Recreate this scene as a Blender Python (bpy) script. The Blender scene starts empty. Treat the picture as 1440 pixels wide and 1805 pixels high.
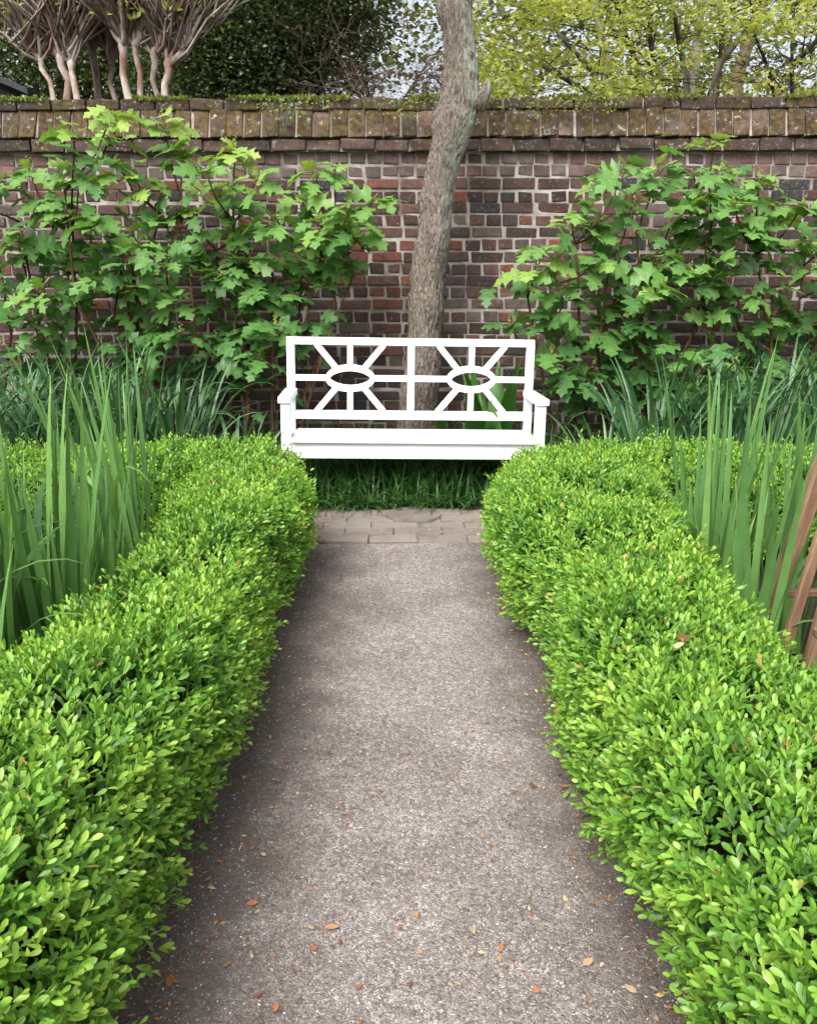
import bpy, bmesh, math, random
import numpy as np
from mathutils import Vector, Matrix, noise as mnoise

random.seed(7)
RNG = np.random.default_rng(11)
R = math.radians
SC = bpy.context.scene
COL = SC.collection

# ---------------------------------------------------------------- camera
CAM_Z = 1.25
PITCH, YAW = 14.65, -1.0
FPX = 1500.0                      # focal length for a 1440 px wide frame
cam_data = bpy.data.cameras.new('camera')
cam = bpy.data.objects.new('camera', cam_data)
COL.objects.link(cam)
cam_data.sensor_fit = 'HORIZONTAL'
cam_data.sensor_width = 36.0
cam_data.lens = 36.0 * FPX / 1440.0
cam_data.clip_start = 0.05
cam_data.clip_end = 400.0
cam.location = (0, 0, CAM_Z)
cam.rotation_euler = (R(90 - PITCH), 0, R(YAW))
SC.camera = cam

# ---------------------------------------------------------------- sky, sun, exposure
SUN_EL, SUN_AZ = 50.0, 206.0      # degrees; azimuth clockwise from +Y (behind the viewer, from the left)
world = bpy.data.worlds.new('World')
SC.world = world
world.use_nodes = True
wn = world.node_tree
wn.nodes.clear()
w_out = wn.nodes.new('ShaderNodeOutputWorld')
w_bg = wn.nodes.new('ShaderNodeBackground')
w_sky = wn.nodes.new('ShaderNodeTexSky')
w_sky.sky_type = 'NISHITA'
w_sky.sun_disc = False
w_sky.sun_elevation = R(SUN_EL)
w_sky.sun_rotation = R(SUN_AZ)
w_sky.air_density = 1.0
w_sky.dust_density = 6.0
w_hs = wn.nodes.new('ShaderNodeHueSaturation')      # overcast: the same sky with the blue taken out
w_hs.inputs['Saturation'].default_value = 0.36
w_hs.inputs['Value'].default_value = 1.0
wn.links.new(w_sky.outputs[0], w_hs.inputs['Color'])
wn.links.new(w_hs.outputs[0], w_bg.inputs['Color'])
w_bg.inputs['Strength'].default_value = 0.15
wn.links.new(w_bg.outputs[0], w_out.inputs[0])

sun_data = bpy.data.lights.new('sun', 'SUN')
sun_data.energy = 1.5
sun_data.angle = R(38)
sun_data.color = (1.0, 0.985, 0.965)
sun = bpy.data.objects.new('sun', sun_data)
COL.objects.link(sun)
sd = Vector((math.sin(R(SUN_AZ)) * math.cos(R(SUN_EL)), math.cos(R(SUN_AZ)) * math.cos(R(SUN_EL)), math.sin(R(SUN_EL))))
sun.rotation_euler = sd.to_track_quat('Z', 'Y').to_euler()
sun.location = (-3, -4, 9)

SC.view_settings.view_transform = 'Standard'
SC.view_settings.look = 'None'
SC.view_settings.gamma = 1.0
SC.view_settings.use_curve_mapping = False
SC.view_settings.exposure = 1.0
SC.cycles.max_bounces = 5
SC.cycles.diffuse_bounces = 4
SC.cycles.glossy_bounces = 2
SC.cycles.transmission_bounces = 3
SC.cycles.transparent_max_bounces = 4
SC.cycles.use_denoising = True
SC.cycles.use_adaptive_sampling = True
SC.cycles.adaptive_threshold = 0.025
SC.render.film_transparent = False

# ---------------------------------------------------------------- helpers
_cr = cam.rotation_euler.to_matrix()


def at(u, v, Y):
    """world point at depth Y that is seen at photo pixel (u, v)"""
    d = _cr @ Vector(((u - 720) / FPX, -(v - 902.5) / FPX, -1.0))
    t = Y / d.y
    return Vector((0, 0, CAM_Z)) + d * t


def proj(p):
    v = _cr.transposed() @ (Vector(p) - Vector((0, 0, CAM_Z)))
    return 720 + FPX * v.x / -v.z, 902.5 - FPX * v.y / -v.z


def props(o, label=None, cat=None, group=None, kind=None):
    if label: o['label'] = label
    if cat: o['category'] = cat
    if group: o['group'] = group
    if kind: o['kind'] = kind
    return o


def empty(name, loc, label, cat, group=None, rot=(0, 0, 0)):
    o = bpy.data.objects.new(name, None)
    o.empty_display_size = 0.1
    COL.objects.link(o)
    o.location = loc
    o.rotation_euler = rot
    return props(o, label, cat, group)


def link(mesh, name, mat=None, parent=None, wm=None, local=False):
    """one mesh object; wm is its world matrix (or local matrix if local=True)"""
    o = bpy.data.objects.new(name, mesh)
    COL.objects.link(o)
    if mat is not None and len(mesh.materials) == 0:
        mesh.materials.append(mat)
    if parent is not None:
        o.parent = parent
        if not local:
            o.matrix_parent_inverse = world_inv(parent)
    if wm is not None:
        o.matrix_basis = wm
    return o


def world_inv(o):
    m = Matrix.Identity(4)
    while o is not None:
        m = o.matrix_parent_inverse @ o.matrix_basis @ m if o.parent else o.matrix_basis @ m
        o = o.parent
    return m.inverted()


def pymesh(name, V, F, smooth=False, mat=None):
    me = bpy.data.meshes.new(name)
    me.from_pydata([tuple(v) for v in V], [], [tuple(f) for f in F])
    if smooth:
        me.polygons.foreach_set('use_smooth', [True] * len(me.polygons))
    if mat is not None:
        me.materials.append(mat)
    me.update()
    return me


def npmesh(name, V, F, tint=None, smooth=False, mat=None):
    """large triangle/quad mesh from numpy arrays; tint = one float per vertex"""
    me = bpy.data.meshes.new(name)
    V = np.asarray(V, np.float32); F = np.asarray(F, np.int32)
    k = F.shape[1]
    me.vertices.add(len(V)); me.vertices.foreach_set('co', V.ravel())
    me.loops.add(F.size); me.loops.foreach_set('vertex_index', F.ravel())
    me.polygons.add(len(F))
    me.polygons.foreach_set('loop_start', np.arange(0, F.size, k, dtype=np.int32))
    me.polygons.foreach_set('loop_total', np.full(len(F), k, np.int32))
    if smooth:
        me.polygons.foreach_set('use_smooth', np.ones(len(F), bool))
    if tint is not None:
        a = me.attributes.new('tint', 'FLOAT', 'POINT')
        a.data.foreach_set('value', np.asarray(tint, np.float32))
    if mat is not None:
        me.materials.append(mat)
    me.update(calc_edges=True)
    me.validate()
    return me


def scatter(tv, tf, P, X, Y, Z, S, T):
    """copies of template (tv, tf) at P with axes X, Y, Z, scale S (k or k,3) and tint T -> V, F, tint"""
    tv = np.asarray(tv, float); tf = np.asarray(tf, int)
    S = np.asarray(S, float)
    if S.ndim == 1: S = np.repeat(S[:, None], 3, 1)
    V = (P[:, None, :] + tv[None, :, 0:1] * (X * S[:, 0:1])[:, None, :]
         + tv[None, :, 1:2] * (Y * S[:, 1:2])[:, None, :] + tv[None, :, 2:3] * (Z * S[:, 2:3])[:, None, :])
    n = len(tv)
    F = tf[None, :, :] + (np.arange(len(P)) * n)[:, None, None]
    return V.reshape(-1, 3), F.reshape(-1, tf.shape[1]), np.repeat(T, n)


def join_np(parts):
    V, F, T, o = [], [], [], 0
    for v, f, t in parts:
        V.append(v); F.append(f + o); T.append(t); o += len(v)
    return np.concatenate(V), np.concatenate(F), np.concatenate(T)


def norm(a):
    return a / np.maximum(np.linalg.norm(a, axis=-1, keepdims=True), 1e-9)


def frames(D, up=None):
    """axes for leaves: X along D, Z the leaf normal as near to `up` as can be"""
    if up is None: up = np.tile([0, 0, 1.0], (len(D), 1))
    X = norm(D)
    Z = norm(up - (up * X).sum(1, keepdims=True) * X)
    Y = np.cross(Z, X)
    return X, Y, Z


class MB:
    """collects tubes and boxes into one mesh"""
    def __init__(s): s.V = []; s.F = []

    def tube(s, pts, rad, n=6, cap=True):
        pts = [Vector(p) for p in pts]; o = len(s.V)
        ref = Vector((0.31, 0.22, 0.93)).normalized()
        for i, p in enumerate(pts):
            d = (pts[min(i + 1, len(pts) - 1)] - pts[max(i - 1, 0)]).normalized()
            a = d.cross(ref)
            if a.length < 0.15: a = d.cross(Vector((1, 0, 0)))
            a.normalize(); b = d.cross(a)
            for k in range(n):
                th = 2 * math.pi * k / n
                s.V.append(p + (a * math.cos(th) + b * math.sin(th)) * rad[i])
        for i in range(len(pts) - 1):
            for k in range(n):
                s.F.append((o + i * n + k, o + i * n + (k + 1) % n, o + (i + 1) * n + (k + 1) % n, o + (i + 1) * n + k))
        if cap:
            s.F.append(tuple(o + k for k in range(n))[::-1])
            s.F.append(tuple(o + (len(pts) - 1) * n + k for k in range(n)))
        return s

    def mesh(s, name, mat=None, smooth=True):
        return pymesh(name, s.V, s.F, smooth, mat)


def box_mesh(name, x0, x1, y0, y1, z0, z1, bev=0.0, jit=0.0, seg=1, fn=None, mat=None):
    bm = bmesh.new()
    bmesh.ops.create_cube(bm, size=1.0)
    for v in bm.verts:
        v.co = Vector(((x0 + x1) / 2 + v.co.x * (x1 - x0), (y0 + y1) / 2 + v.co.y * (y1 - y0), (z0 + z1) / 2 + v.co.z * (z1 - z0)))
        if jit: v.co += Vector((random.uniform(-jit, jit), random.uniform(-jit, jit), random.uniform(-jit, jit)))
    if bev: bmesh.ops.bevel(bm, geom=list(bm.edges), offset=bev, segments=seg, affect='EDGES', profile=0.6)
    if fn:
        for v in bm.verts: v.co = Vector(fn(v.co))
    me = bpy.data.meshes.new(name)
    bm.to_mesh(me); bm.free()
    if mat is not None: me.materials.append(mat)
    return me


# ---------------------------------------------------------------- materials
def new_mat(name):
    m = bpy.data.materials.new(name); m.use_nodes = True
    nt = m.node_tree; nt.nodes.clear()
    out = nt.nodes.new('ShaderNodeOutputMaterial')
    return m, nt, out


def N(nt, typ, **kw):
    n = nt.nodes.new(typ)
    for k, v in kw.items():
        if k in n.bl_rna.properties and k not in ('inputs',):
            setattr(n, k, v)
        else:
            n.inputs[k.replace('_', ' ')].default_value = v
    return n


def ramp(nt, fac, stops, interp='LINEAR'):
    r = nt.nodes.new('ShaderNodeValToRGB')
    r.color_ramp.interpolation = interp
    el = r.color_ramp.elements
    while len(el) < len(stops): el.new(0.5)
    for e, (p, c) in zip(el, stops):
        e.position = p; e.color = (*c, 1) if len(c) == 3 else c
    nt.links.new(fac, r.inputs[0])
    return r


def mix(nt, fac, a, b, mode='MIX'):
    m = nt.nodes.new('ShaderNodeMix'); m.data_type = 'RGBA'; m.blend_type = mode
    for i, s in ((0, fac), (6, a), (7, b)):
        if isinstance(s, (int, float)): m.inputs[i].default_value = s
        elif isinstance(s, tuple): m.inputs[i].default_value = (*s, 1)
        else: nt.links.new(s, m.inputs[i])
    return m.outputs[2]


def leaf_mat(name, stops, rough=0.42, trans=0.3, source='tint', spec=0.4, vein=None):
    m, nt, out = new_mat(name)
    if source == 'tint':
        a = N(nt, 'ShaderNodeAttribute', attribute_name='tint'); fac = a.outputs['Fac']
    else:
        a = nt.nodes.new('ShaderNodeObjectInfo'); fac = a.outputs['Color']
        sep = nt.nodes.new('ShaderNodeSeparateColor'); nt.links.new(fac, sep.inputs[0]); fac = sep.outputs[0]
    r = ramp(nt, fac, stops)
    col = r.outputs[0]
    tc = nt.nodes.new('ShaderNodeTexCoord')
    nz = N(nt, 'ShaderNodeTexNoise', Scale=9.0 if source != 'tint' else 40.0, Detail=3.0)
    nt.links.new(tc.outputs['Object'], nz.inputs['Vector'])
    vr = ramp(nt, nz.outputs['Fac'], [(0.3, (0.78, 0.8, 0.75)), (0.7, (1.15, 1.12, 1.1))])
    col = mix(nt, 1.0, col, vr.outputs[0], 'MULTIPLY')
    p = nt.nodes.new('ShaderNodeBsdfPrincipled')
    p.inputs['Roughness'].default_value = rough
    p.inputs['Specular IOR Level'].default_value = spec
    nt.links.new(col, p.inputs['Base Color'])
    t = nt.nodes.new('ShaderNodeBsdfTranslucent')
    tcol = mix(nt, 1.0, col, (1.25, 1.2, 0.55), 'MULTIPLY')
    nt.links.new(tcol, t.inputs['Color'])
    ms = nt.nodes.new('ShaderNodeMixShader'); ms.inputs[0].default_value = trans
    nt.links.new(p.outputs[0], ms.inputs[1]); nt.links.new(t.outputs[0], ms.inputs[2])
    nt.links.new(ms.outputs[0], out.inputs[0])
    if source == 'object' and vein is None and name == 'hydrangea_leaf':
        so = nt.nodes.new('ShaderNodeSeparateXYZ'); nt.links.new(tc.outputs['Object'], so.inputs[0])
        ab = nt.nodes.new('ShaderNodeMath'); ab.operation = 'ABSOLUTE'; nt.links.new(so.outputs[1], ab.inputs[0])
        m1 = nt.nodes.new('ShaderNodeMath'); m1.operation = 'MULTIPLY_ADD'; nt.links.new(ab.outputs[0], m1.inputs[0]); m1.inputs[1].default_value = -0.9
        nt.links.new(so.outputs[0], m1.inputs[2])                      # side veins run forward from the midrib
        m2 = nt.nodes.new('ShaderNodeMath'); m2.operation = 'PINGPONG'; nt.links.new(m1.outputs[0], m2.inputs[0]); m2.inputs[1].default_value = 0.07
        lo = nt.nodes.new('ShaderNodeMath'); lo.operation = 'MINIMUM'; nt.links.new(m2.outputs[0], lo.inputs[0]); nt.links.new(ab.outputs[0], lo.inputs[1])
        vr2 = ramp(nt, lo.outputs[0], [(0.0, (1.35, 1.3, 1.25)), (0.012, (1.12, 1.1, 1.1)), (0.03, (0.97, 0.98, 0.97))])
        col2 = mix(nt, 1.0, col, vr2.outputs[0], 'MULTIPLY')
        nt.links.new(col2, p.inputs['Base Color'])
        b = N(nt, 'ShaderNodeBump', Strength=0.5, Distance=0.01)
        nt.links.new(lo.outputs[0], b.inputs['Height']); nt.links.new(b.outputs[0], p.inputs['Normal'])
    if vein:
        # blades: fine lengthwise ribs
        w = N(nt, 'ShaderNodeTexWave', Scale=vein, Distortion=0.6); w.bands_direction = 'Y'
        nt.links.new(tc.outputs['Object'], w.inputs['Vector'])
        b = N(nt, 'ShaderNodeBump', Strength=0.25, Distance=0.002)
        nt.links.new(w.outputs['Fac'], b.inputs['Height']); nt.links.new(b.outputs[0], p.inputs['Normal'])
    return m


def brick_mat(name, source, moss=0.0, dust=0.0):
    m, nt, out = new_mat(name)
    if source == 'object':
        a = nt.nodes.new('ShaderNodeObjectInfo'); base = a.outputs['Color']
    else:
        a = N(nt, 'ShaderNodeAttribute', attribute_name='bcol'); base = a.outputs['Color']
    g = nt.nodes.new('ShaderNodeNewGeometry')
    n1 = N(nt, 'ShaderNodeTexNoise', Scale=14.0, Detail=6.0, Roughness=0.65)
    n2 = N(nt, 'ShaderNodeTexNoise', Scale=55.0, Detail=5.0, Roughness=0.7)
    n3 = N(nt, 'ShaderNodeTexNoise', Scale=3.2, Detail=4.0)
    for n in (n1, n2, n3): nt.links.new(g.outputs['Position'], n.inputs['Vector'])
    v1 = ramp(nt, n1.outputs['Fac'], [(0.28, (0.55, 0.55, 0.57)), (0.52, (1, 1, 1)), (0.75, (1.3, 1.25, 1.2))])
    c = mix(nt, 1.0, base, v1.outputs[0], 'MULTIPLY')
    sm = ramp(nt, n2.outputs['Fac'], [(0.57, (0, 0, 0)), (0.72, (0.8, 0.8, 0.8))])
    c = mix(nt, sm.outputs[0], c, (0.30, 0.26, 0.23))                # lime specks and smears
    st = ramp(nt, n3.outputs['Fac'], [(0.45, (0, 0, 0)), (0.68, (0.7, 0.7, 0.7))])
    c = mix(nt, st.outputs[0], c, (0.045, 0.04, 0.038))              # soot patches
    if moss:
        n4 = N(nt, 'ShaderNodeTexNoise', Scale=6.5, Detail=6.0, Roughness=0.7)
        nt.links.new(g.outputs['Position'], n4.inputs['Vector'])
        mm = ramp(nt, n4.outputs['Fac'], [(0.58 - moss * 0.35, (0, 0, 0)), (0.72 - moss * 0.3, (0.9, 0.9, 0.9))])
        n5 = N(nt, 'ShaderNodeTexNoise', Scale=30.0, Detail=4.0)
        nt.links.new(g.outputs['Position'], n5.inputs['Vector'])
        mc = ramp(nt, n5.outputs['Fac'], [(0.3, (0.020, 0.015, 0.009)), (0.5, (0.066, 0.046, 0.018)), (0.72, (0.125, 0.092, 0.028))])
        c = mix(nt, mm.outputs[0], c, mc.outputs[0])
        n6 = N(nt, 'ShaderNodeTexNoise', Scale=22.0, Detail=5.0, Roughness=0.75)
        nt.links.new(g.outputs['Position'], n6.inputs['Vector'])
        li = ramp(nt, n6.outputs['Fac'], [(0.585, (0, 0, 0)), (0.66, (0.85, 0.85, 0.85))])
        c = mix(nt, li.outputs[0], c, (0.36, 0.36, 0.32))            # pale lichen
    if dust:
        n7 = N(nt, 'ShaderNodeTexNoise', Scale=9.0, Detail=6.0, Roughness=0.7)
        nt.links.new(g.outputs['Position'], n7.inputs['Vector'])
        dd = ramp(nt, n7.outputs['Fac'], [(0.35, (0.35, 0.35, 0.35)), (0.65, (0.95, 0.95, 0.95))])
        c = mix(nt, dd.outputs[0], c, (0.22, 0.19, 0.165))
    p = nt.nodes.new('ShaderNodeBsdfPrincipled')
    p.inputs['Roughness'].default_value = 0.9
    p.inputs['Specular IOR Level'].default_value = 0.2
    nt.links.new(c, p.inputs['Base Color'])
    b = N(nt, 'ShaderNodeBump', Strength=0.7, Distance=0.006)
    ad = nt.nodes.new('ShaderNodeMath'); ad.operation = 'ADD'
    nt.links.new(n1.outputs['Fac'], ad.inputs[0]); nt.links.new(n2.outputs['Fac'], ad.inputs[1])
    nt.links.new(ad.outputs[0], b.inputs['Height'])
    nt.links.new(b.outputs[0], p.inputs['Normal'])
    nt.links.new(p.outputs[0], out.inputs[0])
    return m


def rough_mat(name, stops, scale=8.0, detail=6.0, rough=0.9, bump=0.5, bscale=60.0, bdist=0.005, stretch=(1, 1, 1), coord='Object', spec=0.25):
    m, nt, out = new_mat(name)
    tc = nt.nodes.new('ShaderNodeTexCoord')
    mp = nt.nodes.new('ShaderNodeMapping'); mp.inputs['Scale'].default_value = stretch
    if coord == 'World':
        g = nt.nodes.new('ShaderNodeNewGeometry'); nt.links.new(g.outputs['Position'], mp.inputs[0])
    else:
        nt.links.new(tc.outputs[coord], mp.inputs[0])
    n1 = N(nt, 'ShaderNodeTexNoise', Scale=scale, Detail=detail, Roughness=0.6)
    n2 = N(nt, 'ShaderNodeTexNoise', Scale=bscale, Detail=5.0, Roughness=0.65)
    nt.links.new(mp.outputs[0], n1.inputs['Vector']); nt.links.new(mp.outputs[0], n2.inputs['Vector'])
    r = ramp(nt, n1.outputs['Fac'], stops)
    v = ramp(nt, n2.outputs['Fac'], [(0.3, (0.75, 0.75, 0.75)), (0.7, (1.2, 1.2, 1.2))])
    c = mix(nt, 1.0, r.outputs[0], v.outputs[0], 'MULTIPLY')
    p = nt.nodes.new('ShaderNodeBsdfPrincipled')
    p.inputs['Roughness'].default_value = rough; p.inputs['Specular IOR Level'].default_value = spec
    nt.links.new(c, p.inputs['Base Color'])
    b = N(nt, 'ShaderNodeBump', Strength=bump, Distance=bdist)
    nt.links.new(n2.outputs['Fac'], b.inputs['Height']); nt.links.new(b.outputs[0], p.inputs['Normal'])
    nt.links.new(p.outputs[0], out.inputs[0])
    return m


M = {}
M['box_leaf'] = leaf_mat('boxwood_leaf', [(0.0, (0.045, 0.125, 0.020)), (0.35, (0.115, 0.275, 0.036)), (0.65, (0.21, 0.415, 0.055)), (0.97, (0.36, 0.54, 0.085)), (1.0, (0.42, 0.30, 0.08))], 0.38, 0.30, spec=0.45)
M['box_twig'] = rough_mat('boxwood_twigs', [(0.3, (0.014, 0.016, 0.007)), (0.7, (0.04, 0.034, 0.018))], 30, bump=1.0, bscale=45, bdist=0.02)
M['hyd_leaf'] = leaf_mat('hydrangea_leaf', [(0.0, (0.036, 0.105, 0.030)), (0.4, (0.075, 0.19, 0.052)), (0.75, (0.15, 0.305, 0.075)), (1.0, (0.28, 0.41, 0.085))], 0.42, 0.34, 'object')
M['hyd_stem'] = rough_mat('hydrangea_stem', [(0.3, (0.075, 0.035, 0.020)), (0.7, (0.14, 0.075, 0.040))], 25, bump=0.6, bscale=80, bdist=0.004)
M['hyd_shoot'] = rough_mat('hydrangea_shoot', [(0.3, (0.16, 0.055, 0.025)), (0.7, (0.20, 0.16, 0.05))], 15, bump=0.2)
M['bud'] = rough_mat('hydrangea_bud', [(0.3, (0.16, 0.22, 0.05)), (0.7, (0.28, 0.32, 0.10))], 60, bump=0.8, bscale=150)
M['iris'] = leaf_mat('iris_blade', [(0.0, (0.065, 0.165, 0.055)), (0.5, (0.13, 0.28, 0.082)), (0.85, (0.23, 0.41, 0.12)), (1.0, (0.38, 0.30, 0.06))], 0.42, 0.25, 'object', vein=90)
M['strap'] = leaf_mat('strap_blade', [(0.0, (0.030, 0.095, 0.040)), (0.6, (0.065, 0.17, 0.065)), (1.0, (0.15, 0.28, 0.11))], 0.28, 0.2, 'object', spec=0.6, vein=120)
M['grass'] = leaf_mat('lilyturf', [(0.0, (0.02, 0.065, 0.016)), (0.6, (0.05, 0.14, 0.03)), (1.0, (0.14, 0.27, 0.07))], 0.4, 0.2)
M['broad'] = leaf_mat('broad_leaf', [(0.0, (0.03, 0.11, 0.02)), (1.0, (0.08, 0.24, 0.035))], 0.38, 0.3, 'object', vein=60)
M['dark_leaf'] = leaf_mat('evergreen_leaf', [(0.0, (0.035, 0.055, 0.022)), (0.6, (0.085, 0.125, 0.045)), (1.0, (0.20, 0.245, 0.08))], 0.33, 0.26)
M['maple_leaf'] = leaf_mat('maple_leaf', [(0.0, (0.22, 0.30, 0.08)), (0.5, (0.40, 0.47, 0.13)), (0.88, (0.56, 0.59, 0.18)), (1.0, (0.56, 0.46, 0.16))], 0.5, 0.45)
M['wood_leaf'] = leaf_mat('woodland_leaf', [(0.0, (0.04, 0.06, 0.02)), (0.6, (0.12, 0.15, 0.05)), (1.0, (0.24, 0.26, 0.09))], 0.5, 0.35)
M['fig_leaf'] = leaf_mat('creeper_leaf', [(0.0, (0.055, 0.095, 0.02)), (1.0, (0.24, 0.28, 0.05))], 0.45, 0.3)
M['brick'] = brick_mat('wall_brick', 'object')
M['brick_mass'] = brick_mat('wall_brick_mass', 'attr')
M['coping'] = brick_mat('coping_brick', 'object', moss=0.66)
M['cap'] = brick_mat('cap_brick', 'object', moss=0.5)
M['corbel'] = brick_mat('corbel_brick', 'object', moss=0.22)
M['paver'] = brick_mat('paver_brick', 'object', dust=1.0)
M['paver_mass'] = brick_mat('paver_brick_mass', 'attr', dust=1.0)
M['mortar'] = rough_mat('lime_mortar', [(0.32, (0.12, 0.105, 0.09)), (0.48, (0.29, 0.255, 0.225)), (0.7, (0.47, 0.43, 0.39))], 5, rough=0.95, bump=0.8, bscale=120, coord='World')
M['soil'] = rough_mat('soil', [(0.3, (0.022, 0.017, 0.013)), (0.7, (0.06, 0.045, 0.034))], 12, bump=1.0, bscale=50, bdist=0.02, coord='World')
M['sand'] = rough_mat('joint_sand', [(0.3, (0.10, 0.083, 0.07)), (0.7, (0.20, 0.168, 0.145))], 20, bump=1.0, bscale=160, coord='World')
M['myrtle'] = rough_mat('crape_myrtle_bark', [(0.32, (0.19, 0.105, 0.075)), (0.45, (0.27, 0.20, 0.16)), (0.58, (0.40, 0.35, 0.31)), (0.72, (0.55, 0.51, 0.47))], 7, bump=0.3, bscale=25, stretch=(1, 1, 0.35), coord='World')
M['branch'] = rough_mat('grey_branch', [(0.3, (0.06, 0.05, 0.04)), (0.7, (0.20, 0.175, 0.145))], 6, bump=0.4, bscale=40, coord='World')
M['darkbranch'] = rough_mat('dark_branch', [(0.3, (0.022, 0.018, 0.014)), (0.7, (0.06, 0.05, 0.04))], 6, bump=0.4, bscale=40, coord='World')
M['twig'] = rough_mat('brown_twig', [(0.3, (0.075, 0.050, 0.036)), (0.7, (0.17, 0.125, 0.095))], 3, bump=0.2, coord='World')
M['cedar'] = rough_mat('cedar', [(0.25, (0.11, 0.060, 0.036)), (0.5, (0.21, 0.125, 0.075)), (0.75, (0.36, 0.245, 0.155))], 7, rough=0.65, bump=0.4, bscale=30, stretch=(6, 6, 0.6), bdist=0.002)
M['shed_roof'] = rough_mat('slate_roof', [(0.3, (0.018, 0.02, 0.024)), (0.7, (0.045, 0.05, 0.058))], 10, rough=0.6)
M['shed_wall'] = rough_mat('shed_wall', [(0.3, (0.035, 0.04, 0.05)), (0.7, (0.06, 0.068, 0.08))], 5, rough=0.8)
M['lid'] = rough_mat('stone_lid', [(0.3, (0.125, 0.105, 0.094)), (0.7, (0.20, 0.172, 0.154))], 9, bump=0.6, bscale=90)
M['dead'] = leaf_mat('dead_leaf', [(0.0, (0.09, 0.045, 0.025)), (0.4, (0.26, 0.095, 0.04)), (0.7, (0.40, 0.20, 0.09)), (1.0, (0.48, 0.40, 0.26))], 0.6, 0.1)
M['dead_one'] = leaf_mat('dead_leaf_single', [(0.0, (0.09, 0.045, 0.025)), (0.4, (0.30, 0.10, 0.04)), (0.7, (0.42, 0.19, 0.08)), (1.0, (0.52, 0.44, 0.30))], 0.6, 0.1, 'object')

# white paint
m, nt, out = new_mat('white_paint')
p = nt.nodes.new('ShaderNodeBsdfPrincipled')
g = nt.nodes.new('ShaderNodeNewGeometry')
n1 = N(nt, 'ShaderNodeTexNoise', Scale=7.0, Detail=5.0); n2 = N(nt, 'ShaderNodeTexNoise', Scale=90.0, Detail=3.0)
nt.links.new(g.outputs['Position'], n1.inputs['Vector']); nt.links.new(g.outputs['Position'], n2.inputs['Vector'])
r_ = ramp(nt, n1.outputs['Fac'], [(0.28, (0.66, 0.68, 0.69)), (0.45, (0.77, 0.79, 0.80)), (0.65, (0.81, 0.82, 0.83))])
n5 = N(nt, 'ShaderNodeTexNoise', Scale=22.0, Detail=7.0, Roughness=0.7); nt.links.new(g.outputs['Position'], n5.inputs['Vector'])
sc_ = ramp(nt, n5.outputs['Fac'], [(0.60, (0, 0, 0)), (0.75, (0.35, 0.35, 0.35))])
wc = mix(nt, sc_.outputs[0], r_.outputs[0], (0.50, 0.50, 0.46))     # scuffs and grime
nt.links.new(wc, p.inputs['Base Color']); p.inputs['Roughness'].default_value = 0.48
b = N(nt, 'ShaderNodeBump', Strength=0.15, Distance=0.001)
nt.links.new(n2.outputs['Fac'], b.inputs['Height']); nt.links.new(b.outputs[0], p.inputs['Normal'])
nt.links.new(p.outputs[0], out.inputs[0]); M['white'] = m

# gravel path: fine crushed stone with damp and trodden patches
m, nt, out = new_mat('gravel')
g = nt.nodes.new('ShaderNodeNewGeometry'); P_ = g.outputs['Position']
v1 = N(nt, 'ShaderNodeTexVoronoi', Scale=310.0); v2 = N(nt, 'ShaderNodeTexVoronoi', Scale=110.0)
n1 = N(nt, 'ShaderNodeTexNoise', Scale=2.6, Detail=7.0, Roughness=0.62); n2 = N(nt, 'ShaderNodeTexNoise', Scale=28.0, Detail=5.0, Roughness=0.7)
for n in (v1, v2, n1, n2): nt.links.new(P_, n.inputs['Vector'])
sep = nt.nodes.new('ShaderNodeSeparateColor'); nt.links.new(v1.outputs['Color'], sep.inputs[0])
sep2 = nt.nodes.new('ShaderNodeSeparateColor'); nt.links.new(v2.outputs['Color'], sep2.inputs[0])
gr = ramp(nt, sep.outputs[0], [(0.0, (0.125, 0.109, 0.100)), (0.35, (0.207, 0.184, 0.170)), (0.75, (0.292, 0.262, 0.244)), (0.95, (0.45, 0.42, 0.40))])
gr2 = ramp(nt, sep2.outputs[1], [(0.0, (0.65, 0.63, 0.62)), (0.6, (1.0, 1.0, 1.0)), (1.0, (1.35, 1.32, 1.3))])
c = mix(nt, 1.0, gr.outputs[0], gr2.outputs[0], 'MULTIPLY')
fine = ramp(nt, n1.outputs['Fac'], [(0.36, (0.74, 0.71, 0.695)), (0.5, (0.97, 0.955, 0.945)), (0.64, (1.2, 1.19, 1.185))])
c = mix(nt, 1.0, c, fine.outputs[0], 'MULTIPLY')
silt = ramp(nt, n2.outputs['Fac'], [(0.45, (0, 0, 0)), (0.65, (0.55, 0.55, 0.55))])
c = mix(nt, silt.outputs[0], c, (0.195, 0.172, 0.157))
# painted hedge shade along the hedge feet, with humus and fine dirt, in ragged patches
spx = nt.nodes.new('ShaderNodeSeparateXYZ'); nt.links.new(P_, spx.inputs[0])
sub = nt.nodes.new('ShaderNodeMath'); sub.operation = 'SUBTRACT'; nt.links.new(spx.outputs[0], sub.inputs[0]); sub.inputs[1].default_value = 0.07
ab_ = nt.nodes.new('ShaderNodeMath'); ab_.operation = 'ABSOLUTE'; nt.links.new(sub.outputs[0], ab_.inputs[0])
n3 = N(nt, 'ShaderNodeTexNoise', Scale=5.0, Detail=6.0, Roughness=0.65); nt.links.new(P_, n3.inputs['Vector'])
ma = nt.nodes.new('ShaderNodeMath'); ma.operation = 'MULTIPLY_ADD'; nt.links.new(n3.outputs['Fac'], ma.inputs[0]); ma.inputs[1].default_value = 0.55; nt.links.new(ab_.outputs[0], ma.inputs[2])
shade_dirt = ramp(nt, ma.outputs[0], [(0.46, (0, 0, 0)), (0.72, (0.85, 0.85, 0.85))])
c = mix(nt, shade_dirt.outputs[0], c, (0.085, 0.066, 0.056))
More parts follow.
